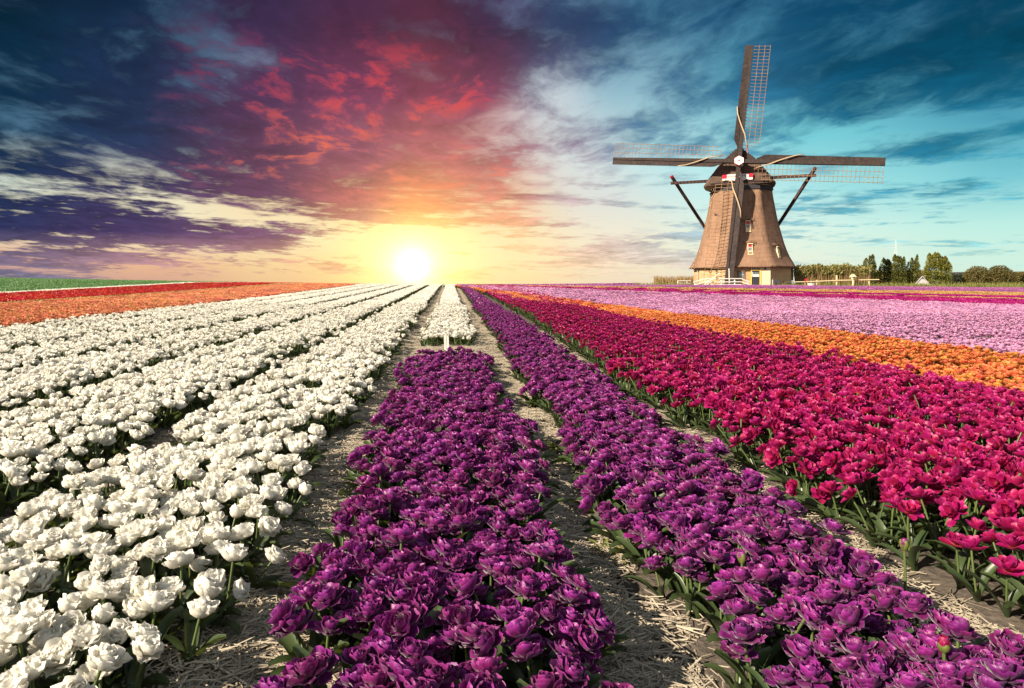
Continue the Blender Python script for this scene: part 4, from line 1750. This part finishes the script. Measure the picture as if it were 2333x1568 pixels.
    mb.build('roof', M['band'], root)


garden()


# ---------------------------------------------------------------- shrubs, hedges, reeds
def leaf_cloud(P, size, rng, up=0.3):
    """quads of about the given size, one per point, turned every way"""
    n = len(P)
    d = rng.normal(size=(n, 3))
    d[:, 2] += up
    d /= np.linalg.norm(d, axis=1)[:, None]
    e = np.cross(d, rng.normal(size=(n, 3)))
    e /= np.linalg.norm(e, axis=1)[:, None]
    s = (size * rng.uniform(.6, 1.3, n))[:, None]
    V = np.stack([P - d * s, P + e * s * .45, P + d * s, P - e * s * .45], 1).reshape(-1, 3)
    return V, np.arange(n * 4).reshape(n, 4)


def tall_shrub(cx0, cx1, Y, spires, seed, label, tone=.42):
    rng = np.random.default_rng(seed)
    a, b_ = c4(cx0, 430, Y), c4(cx1, 430, Y)
    cx = (a.x + b_.x) / 2
    z0 = gz(cx, Y) - .05
    root = empty('tall_shrub', (cx, Y, z0))
    tag(root, label, 'shrub', 'tall narrow shrubs beside the rail fence')
    P, T = [], []
    tr = MB()
    for sx, ctop_, wid in spires:
        top = c4(sx, ctop_, Y)
        h = top.z - z0
        x0 = top.x - cx
        wid = wid * 1.3
        n = int(2300 * h / 3.6 * (wid / .5))
        t = rng.random(n) ** .85
        prof = wid * np.minimum(1, (t + .04) * 5) * (1 - t ** 2.6) ** .6 * (.75 + .5 * vnoise(t * 7, t * 0 + sx, seed))
        r_ = prof * np.sqrt(rng.random(n)) * rng.choice([1, 1, 1.15], n)
        an = rng.random(n) * 6.283
        sway = .10 * np.sin(t * 4 + sx)
        clump = (vnoise(an * 2 + t * 9, t * 12, seed + 2) > .40)
        q = np.stack([x0 + sway + r_ * np.cos(an), r_ * np.sin(an), t * h + .05], -1)[clump]
        P.append(q)
        T.append(np.clip(rng.normal(tone, .22, len(q)) + .25 * (vnoise(q[:, 0] * 3, q[:, 2] * 3, seed) - .5), 0, 1))
        tr.tube([(x0 * .5, 0, 0), (x0, 0, h * .4), (x0, 0, h * .9)], [.05, .04, .01], 5)
    P = np.concatenate(P)
    T = np.concatenate(T)
    V, Q = leaf_cloud(P, .085, rng)
    link('crown', from_arrays('crown', V, Q, M['poplar'], cols=np.repeat(T, 4)), root)
    tr.build('trunk', M['beam'], root)


SHRUBS = [
    (780, 935, 80, [(800, 240, .30), (838, 172, .36), (880, 150, .34), (906, 138, .36)], 'dark two-peaked columnar shrub directly beside the end of the rail fence'),
    (955, 1082, 81, [(970, 255, .26), (1012, 170, .40), (1045, 182, .34), (1062, 188, .28)], 'dark columnar shrub with a blunt top, second along from the rail fence'),
    (1085, 1212, 80.5, [(1098, 235, .26), (1114, 138, .40), (1145, 150, .34), (1170, 158, .30), (1196, 160, .28)], 'dark columnar shrub with several thin peaks in the middle of the row'),
    (1225, 1345, 81, [(1240, 210, .26), (1275, 170, .38), (1305, 165, .34), (1322, 138, .34)], 'narrow grey-green columnar shrub just before the pale grey hut'),
    (1390, 1650, 79.5, [(1410, 235, .30), (1438, 125, .40), (1486, 118, .52), (1520, 122, .50), (1555, 160, .48), (1586, 152, .42), (1612, 205, .40)], 'broad yellow-green shrub, the widest of the row, between grey hut and dark shed'),
]
for i, (a_, b_, Y_, sp_, lab_) in enumerate(SHRUBS):
    tall_shrub(a_, b_, Y_, sp_, 60 + i, lab_, .68 if i == 4 else .42)


def bush(name, cx0, cx1, ctop, Y, seed, mat, label, n=7000, hole=None, boxy=.0, size=.085, depth=1.5):
    rng = np.random.default_rng(seed)
    a, b_ = c4(cx0, 440, Y), c4(cx1, 440, Y)
    cx, hw = (a.x + b_.x) / 2, (b_.x - a.x) / 2
    z0 = gz(cx, Y) - .1
    h = c4(cx0, ctop, Y).z - z0
    root = empty(name, (cx, Y, z0))
    tag(root, label, name.replace('_', ' '))
    p = rng.uniform(-1, 1, (n * 4, 3))
    k = 2.2 + boxy * 8
    rad = (np.abs(p[:, 0]) ** k + np.abs(p[:, 1]) ** 2.2 + np.clip((p[:, 2] + 1) / 2, 0, 1) ** (2.6 + boxy * 6)) ** .5
    lump = .80 + .36 * fbm(p[:, 0] * 2.4 + seed, p[:, 2] * 2.4, seed, 3)
    keep = (rad < lump * 1.05) & (rad > .55) & (fbm(p[:, 0] * 6, p[:, 2] * 6 + p[:, 1] * 3, seed + 4, 2) > .32)
    p = p[keep][:n]
    P = np.stack([p[:, 0] * hw, p[:, 1] * depth, (p[:, 2] + 1) / 2 * h], -1)
    if hole:
        hx, hwid, hz = hole
        hx = c4(hx, 440, Y).x - cx
        inside = (np.abs(P[:, 0] - hx) < hwid) & (P[:, 2] < hz - .35 * (np.abs(P[:, 0] - hx) / hwid) ** 2 * hz)
        P = P[~inside]
    T = np.clip(rng.normal(.5, .22, len(P)) + .4 * (fbm(P[:, 0] * 1.4, P[:, 2] * 1.4, seed, 2) - .5), 0, 1)
    V, Q = leaf_cloud(P, size, rng, up=.1)
    link('foliage', from_arrays('foliage', V, Q, mat, cols=np.repeat(T, 4)), root)
    mb = MB()
    for q in range(5):
        x_ = (q / 4 - .5) * hw * 1.1
        if hole and abs(x_ - hx) < hole[1] + .2:
            continue
        mb.tube([(x_, 0, 0), (x_ * 1.05, .05, h * .45), (x_ * 1.2, 0, h * .8)], [.06, .045, .015], 5)
    mb.build('stem', M['beam'], root)
    return root


bush('hedge', 1625, 1850, 318, 84.0, 71, M['darkleaf'], 'very dark clipped hedge in front of the long shed', 5000, boxy=.6)
bush('bush', 1780, 1985, 246, 81.0, 72, M['hedge'], 'rounded olive bush between the dark hedge and a taller bush', 6500)
bush('bush', 1965, 2215, 238, 80.5, 73, M['hedge'], 'tallest rounded olive-brown bush in front of the long shed', 8500)
bush('hedge', 2185, 2600, 300, 80.0, 74, M['hedge'], 'olive hedge with a dark arched opening at the edge of the picture', 10000, hole=(2287, .72, 1.5), boxy=.8)


def reeds():
    rng = np.random.default_rng(5)
    vs, qs, mi, tn = [], [], [], []

    def stand(px0, px1, y0, y1, n, h0, h1, leafy):
        Y = rng.uniform(y0, y1, n)
        xp = rng.uniform(px0, px1, n)
        X = (xp - 1025) / F * Y
        Z = terrain(X, Y) - .03
        hh = rng.uniform(h0, h1, n) * (.80 + .35 * fbm(xp * .05, Y * .3, 8.0, 3))
        lean = rng.normal(0, .06, (n, 2))
        w = rng.uniform(.014, .03, n)
        an = rng.uniform(-.8, .8, n)
        B = np.stack([X, Y, Z], -1)
        Tp = B + np.stack([lean[:, 0] * hh, lean[:, 1] * hh, hh], -1)
        e = np.stack([np.cos(an) * w, np.sin(an) * w, w * 0], -1)
        V = np.stack([B - e, B + e, Tp + e * .3, Tp - e * .3], 1).reshape(-1, 3)
        tt = np.repeat(rng.random(n), 4)
        vs.append(V)
        mi.append(np.zeros(n))
        tn.append(tt)
        if leafy:
            m_ = n * 2
            k = rng.integers(0, n, m_)
            f = rng.uniform(.62, 1.04, m_)[:, None]
            P = B[k] + (Tp[k] - B[k]) * f + rng.normal(0, .05, (m_, 3))
            V2, _ = leaf_cloud(P, .15, rng, up=.9)
            vs.append(V2)
            mi.append(np.ones(m_))
            tn.append(np.repeat(rng.random(m_), 4))
    stand(1812, 1985, 67.6, 71.5, 5600, 1.45, 2.05, True)
    stand(1985, 2120, 83, 86, 2600, 1.3, 1.9, True)
    stand(1490, 1585, 74, 79, 1500, .5, 1.15, False)
    V = np.concatenate(vs)
    Q = np.arange(len(V)).reshape(-1, 4)
    me = from_arrays('reeds', V, Q, [M['reed'], M['reedtop']], np.concatenate(mi), cols=np.concatenate(tn))
    tag(link('reeds', me), 'tall dry reeds with green tops growing beside the windmill', kind='stuff')
    # low grass and weeds along the field's end
    vs, tn = [], []
    n = 9000
    xp = rng.uniform(1440, 2400, n)
    Y = rng.uniform(64.6, 68.5, n)
    X = (xp - 1025) / F * Y
    Z = terrain(X, Y)
    hh = rng.uniform(.12, .42, n) * (.5 + fbm(xp * .03, Y, 3.0, 3))
    an = rng.uniform(0, 6.28, n)
    B = np.stack([X, Y, Z - .02], -1)
    e = np.stack([np.cos(an), np.sin(an), an * 0], -1) * .02
    Tp = B + np.stack([rng.normal(0, .12, n) * hh, rng.normal(0, .12, n) * hh, hh], -1)
    V = np.stack([B - e, B + e, Tp + e * .2, Tp - e * .2], 1).reshape(-1, 3)
    me = from_arrays('grass', V, np.arange(len(V)).reshape(-1, 4), [M['reedtop']], cols=np.repeat(rng.random(n), 4))
    tag(link('grass', me), 'rough grass along the end of the flower field', kind='stuff')


reeds()


# ---------------------------------------------------------------- paths: straw, weeds, stakes, odd flowers
def straw():
    m_, b, out = new_mat('dry_straw')
    rnd = b.n('ShaderNodeObjectInfo').outputs['Random']
    at = b.n('ShaderNodeAttribute')
    at.attribute_name = 'tint'
    c = b.mix(b.m('ADD', b.m('MULTIPLY', at.outputs['Fac'], .8), b.m('MULTIPLY', rnd, .2)), (0.20, 0.165, 0.125), (0.52, 0.455, 0.345))
    b.t.links.new(principled(b, c, 0.6, 0.35), out.inputs[0])
    lib = []
    for v in range(10):
        rng = np.random.default_rng(300 + v)
        vs, qs, tn, k = [], [], [], 0
        for i in range(26):
            p = np.array([rng.normal(0, .065), rng.normal(0, .065), rng.uniform(.002, .022)])
            L = rng.uniform(.012, .042) if rng.random() < .85 else rng.uniform(.04, .075)
            w = rng.uniform(.0016, .0034)
            a = rng.normal(0, .9) + (1.57 if rng.random() < .3 else 0)
            d = np.array([math.cos(a), math.sin(a), rng.normal(0, .14)]) * L
            e = np.array([-math.sin(a), math.cos(a), 0]) * w
            u_ = np.array([0, 0, w * .9])
            for s0 in (-1, 1):
                vs += [p + d * s0 - e, p + d * s0 + u_, p + d * s0 + e]
            qs += [[k, k + 1, k + 4, k + 3], [k + 1, k + 2, k + 5, k + 4]]
            tn += [rng.random()] * 6
            k += 6
        lib.append(from_arrays('straw_tuft', np.array(vs), np.array(qs), m_, cols=np.array(tn)))
    col = source_collection('straw_source', lib)
    P = []
    for pc, y1, dens in ((-.60, 26, 1.0), (.615, 26, 1.0), (1.83, 15, .28), (-2.02, 12, .25)):
        n = int((y1 - 1.0) * 330 * dens)
        Y = 1.0 + (y1 - 1.0) * RNG.random(n) ** 1.5
        X = pc + RNG.normal(0, .10, n)
        P.append(np.stack([X, Y], -1))
    for pc in (-.62, .62, -2.02, -3.45):
        n = 1500
        P.append(np.stack([pc + RNG.normal(0, .08, n), RNG.uniform(20, 64, n)], -1))
    n = 1700
    P.append(np.stack([RNG.uniform(-.62, .6, n), RNG.uniform(9.0, 11.5, n)], -1))
    P = np.concatenate(P)
    keep = fbm(P[:, 0] * 5, P[:, 1] * 2.2, 2.0, 3) + RNG.normal(0, .07, len(P)) > .41
    P = P[keep]
    n = len(P)
    pts = np.stack([P[:, 0], P[:, 1], ground_height(P[:, 0], P[:, 1]) + .002], -1)
    rot = np.zeros((n, 3))
    rot[:, 2] = RNG.random(n) * 6.283
    scatter('straw', pts, rot, RNG.uniform(.85, 1.25, n), RNG.integers(0, 10, n), col, 'pale chopped straw strewn along the paths between the beds')


straw()


def weed(x, y, seed, label, size=1.0):
    rng = np.random.default_rng(seed)
    z = float(ground_height(np.array([x]), np.array([y]))[0])
    root = empty('weed', (x, y, z))
    tag(root, label, 'weed', 'yellow-green weeds along the paths')
    for i in range(int(rng.integers(8, 14))):
        V, Q, UV = petal_shape(rng.uniform(.06, .13) * size, rng.uniform(.008, .014) * size, rng.uniform(15, 55), rng.uniform(60, 110), rng.random() * 6.28, .004, 0, .3, 2.2, .3, rng, 2, 5)
        link('leaf', from_arrays('leaf', V, Q, M['weed'], uv=UV, smooth=True), root)


for i, (xp, yp, lab) in enumerate([
        (1268, 1022, 'yellow-green weed at the edge of the long purple bed, beside the wide straw patch'),
        (1245, 1045, 'sprawling yellow-green weed just in front of the larger weed by the long purple bed'),
        (1382, 1254, 'low weed on bare soil in front of the lone leaning purple tulips'),
        (775, 1135, 'tall yellow-green weed between the straw path and the centre purple bed'),
        (1213, 930, 'small yellow-green weed at the foot of the long purple bed, farther along'),
        (1660, 1040, 'thin weed between the long purple bed and the crimson strip'),
        (2010, 1165, 'weed in the dark path under the crimson tulips')]):
    Y_ = F * CAM_H / (yp - 624)
    weed((xp - 1025) / F * Y_, Y_, 500 + i, lab, 1.15)


def stakes():
    for (x0, yb, yt, lab) in ((1014.5, 797, 770, 'taller whitewashed wooden stake standing in the gap before the white bed'),
                              (1020.5, 801, 774, 'shorter whitewashed wooden stake right beside the taller one')):
        Y = 10.6 if x0 < 1018 else 10.4
        x = (x0 - 1025) / F * Y
        z = float(ground_height(np.array([x]), np.array([Y]))[0])
        mb = MB()
        mb.box((0, 0, .12), (.032, .018, .26))
        mb.add([(-.016, -.009, .25), (.016, -.009, .25), (.016, .009, .25), (-.016, .009, .25), (0, -.009, .275), (0, .009, .275)],
               [(0, 1, 4), (3, 5, 2), (1, 2, 5, 4), (0, 4, 5, 3)])
        o = mb.build('label_stake', M['whitep'])
        o.location = (x, Y, z)
        o.rotation_euler = (R(2), R(-2), R(8))
        tag(o, lab, 'stake')
    for (xp, yb, yt, Y, lab) in ((208, 660, 644, 62, 'thin dark post standing in the green leaf field'), (76, 656, 651, 70, 'short dark peg farther out in the green field')):
        b_, t_ = px(xp, yb, Y), px(xp, yt, Y)
        z = gz(b_.x, Y)
        mb = MB()
        mb.beam((0, 0, -.1), (-.06, 0, t_.z - z), .09, .09)
        o = mb.build('field_post', M['darkwood'])
        o.location = (b_.x, Y, z)
        tag(o, lab, 'post')


stakes()


def odd_tulips():
    # a purple flower on its own in the gap
    d = TULIPS['purple'][3]
    x, y = .13, 9.8
    o = place('purple', d, (x, y, float(ground_height(np.array([x]), np.array([y]))[0])), (0, 0, 1.0), 1.05,
              'lone purple tulip standing by the stakes in the gap before the white bed', None)
    x, y = -.80, 2.62
    o = place('white', TULIPS['white'][5], (x + .02, y, float(ground_height(np.array([x]), np.array([y]))[0])), tuple(lean_rot((0.0, .75, 0.6))), 1.0,
              'white tulip leaning far out over the straw path', None)
    # a tulip leaf that stands up above the blooms
    V, Q, UV = petal_shape(.16, .020, 4, 34, 2.4, .0, 0, .7, 2.0, .12, np.random.default_rng(8), 2, 8)
    o = link('tall_leaf', from_arrays('tall_leaf', V, Q, M['stem'], uv=UV, smooth=True))
    p = px(1020, 1220, 3.05)
    o.location = (p.x, p.y, .10)
    tag(o, 'single green leaf sticking up out of the centre purple bed', 'leaf')
    # buds with green sepals among the purple flowers
    for i, (xp, yp, Y, lab) in enumerate([
            (2150, 1487, 1.90, 'half open red tulip bud with green sepals among the purple blooms'),
            (1690, 1285, 2.48, 'closed green and purple bud rising above the long purple bed'),
            (2060, 1255, 2.55, 'pale green bud at the far edge of the long purple bed'),
            (940, 1212, 2.80, 'brownish green bud among the blooms of the centre purple bed')]):
        rng = np.random.default_rng(700 + i)
        c = px(xp, yp, Y)
        root = empty('tulip_bud', (c.x, c.y, 0.0))
        tag(root, lab, 'tulip bud')
        h = c.z
        mb = MB()
        mb.tube([(0, 0, 0), (.004, 0, h * .5), (0, 0, h)], .0045, 6)
        mb.build('stem', M['stem'], root)
        ch, qs = [], []
        for w in range(5):
            ch.append(petal_shape(.050, .020, 42, -28, 1.257 * w, .003, h, .8, 3.5, .04, rng, 4, 5))
        J = Tulip.join(ch)
        link('bloom', from_arrays('bloom', *J[:2], M['crimson' if i == 0 else 'purple'], uv=J[2], smooth=True), root)
        for w in range(3):
            V, Q, UV = petal_shape(.036 if i == 0 else .048, .017, 58 if i == 0 else 46, -20, 2.09 * w + .6, .004, h - .002, .8, 2.6, .05, rng, 4, 5)
            link('sepal', from_arrays('sepal', V, Q, M['weed'], uv=UV, smooth=True), root)


odd_tulips()


def bird():
    p = c3(770, 157, 61.0)
    root = empty('bird', p, R(35))
    tag(root, 'small dark bird flying in front of the lattice of the lower sail', 'bird')
    mb = MB()
    rings = []
    for t_, r_ in ((-.17, .006), (-.13, .03), (-.05, .055), (.03, .05), (.09, .028), (.12, .03), (.15, .018), (.18, .004)):
        rings.append([(r_ * math.cos(6.2832 * k / 10), t_, r_ * .9 * math.sin(6.2832 * k / 10)) for k in range(10)])
    loft(rings).build('body', M['darkp'], root, smooth=True)
    for sx in (-1, 1):
        mb = MB()
        pts = [(sx * .03, .05, .01), (sx * .03, -.06, .01), (sx * .16, -.07, .13), (sx * .17, .05, .13), (sx * .30, -.06, .16), (sx * .27, .01, .17)]
        vs = pts + [(a, b_, c - .008) for a, b_, c in pts]
        mb.add(vs, [(0, 1, 2, 3), (3, 2, 4, 5), (6, 9, 8, 7), (9, 11, 10, 8), (0, 3, 9, 6), (3, 5, 11, 9), (1, 7, 8, 2), (2, 8, 10, 4), (4, 10, 11, 5)])
        mb.build('wing', M['darkp'], root)
    mb = MB()
    mb.add([(-.03, -.15, .0), (.03, -.15, 0), (.055, -.26, 0), (-.055, -.26, 0), (-.03, -.15, -.008), (.03, -.15, -.008), (.055, -.26, -.008), (-.055, -.26, -.008)],
           [(3, 2, 1, 0), (4, 5, 6, 7), (0, 1, 5, 4), (1, 2, 6, 5), (2, 3, 7, 6), (3, 0, 4, 7)])
    mb.build('tail', M['darkp'], root)


bird()


def pylon():
    m_, b, out = new_mat('hazed_steel')
    b.t.links.new(principled(b, b.mix(b.noise(None, 4), (0.55, 0.60, 0.58), (0.65, 0.70, 0.68)), 0.6, 0.3), out.inputs[0])  # steel colour paled to stand in for distance haze
    Y = 900
    p = px(2040, 648, Y)
    root = empty('pylon', (p.x, Y, 0))
    tag(root, 'pale lattice power pylon far behind the shrubs', 'pylon')
    H = CAM_H + (648 - 548) / F * Y
    mb = MB()
    for sx in (-1, 1):
        for sy in (-1, 1):
            mb.beam((sx * 3, sy * 3, 0), (sx * .4, sy * .4, H), .11, .11)
    for k in range(9):
        z0, z1 = H * k / 9, H * (k + 1) / 9
        w0, w1 = 3 - 2.6 * k / 9, 3 - 2.6 * (k + 1) / 9
        mb.beam((-w0, -w0, z0), (w1, -w1, z1), .07, .07)
        mb.beam((w0, -w0, z0), (-w1, -w1, z1), .07, .07)
    mb.build('mast', m_, root)
    for z, w in ((H * .72, 7), (H * .84, 9), (H * .95, 6)):
        mb = MB()
        mb.beam((-w, 0, z), (w, 0, z), .12, .2)
        mb.build('crossarm', m_, root)
    for z, w in ((H * .72, 7), (H * .95, -6)):
        pts = []
        for k in range(41):
            f = k / 40 * 2 - 1
            span = 300
            s = abs(f) * 3 % 2
            sag = 9 * (1 - (1 - s) ** 2)
            pts.append((p.x + w + f * 3 * span / 2 * 2, Y - f * 120, z - sag))
        mb = MB()
        mb.tube(pts, .03, 4)
        o = mb.build('power_line', m_)
        tag(o, 'thin power line sagging across the sky, the %s one of the pylon' % ('lower' if w > 0 else 'upper'), 'power line')


pylon()
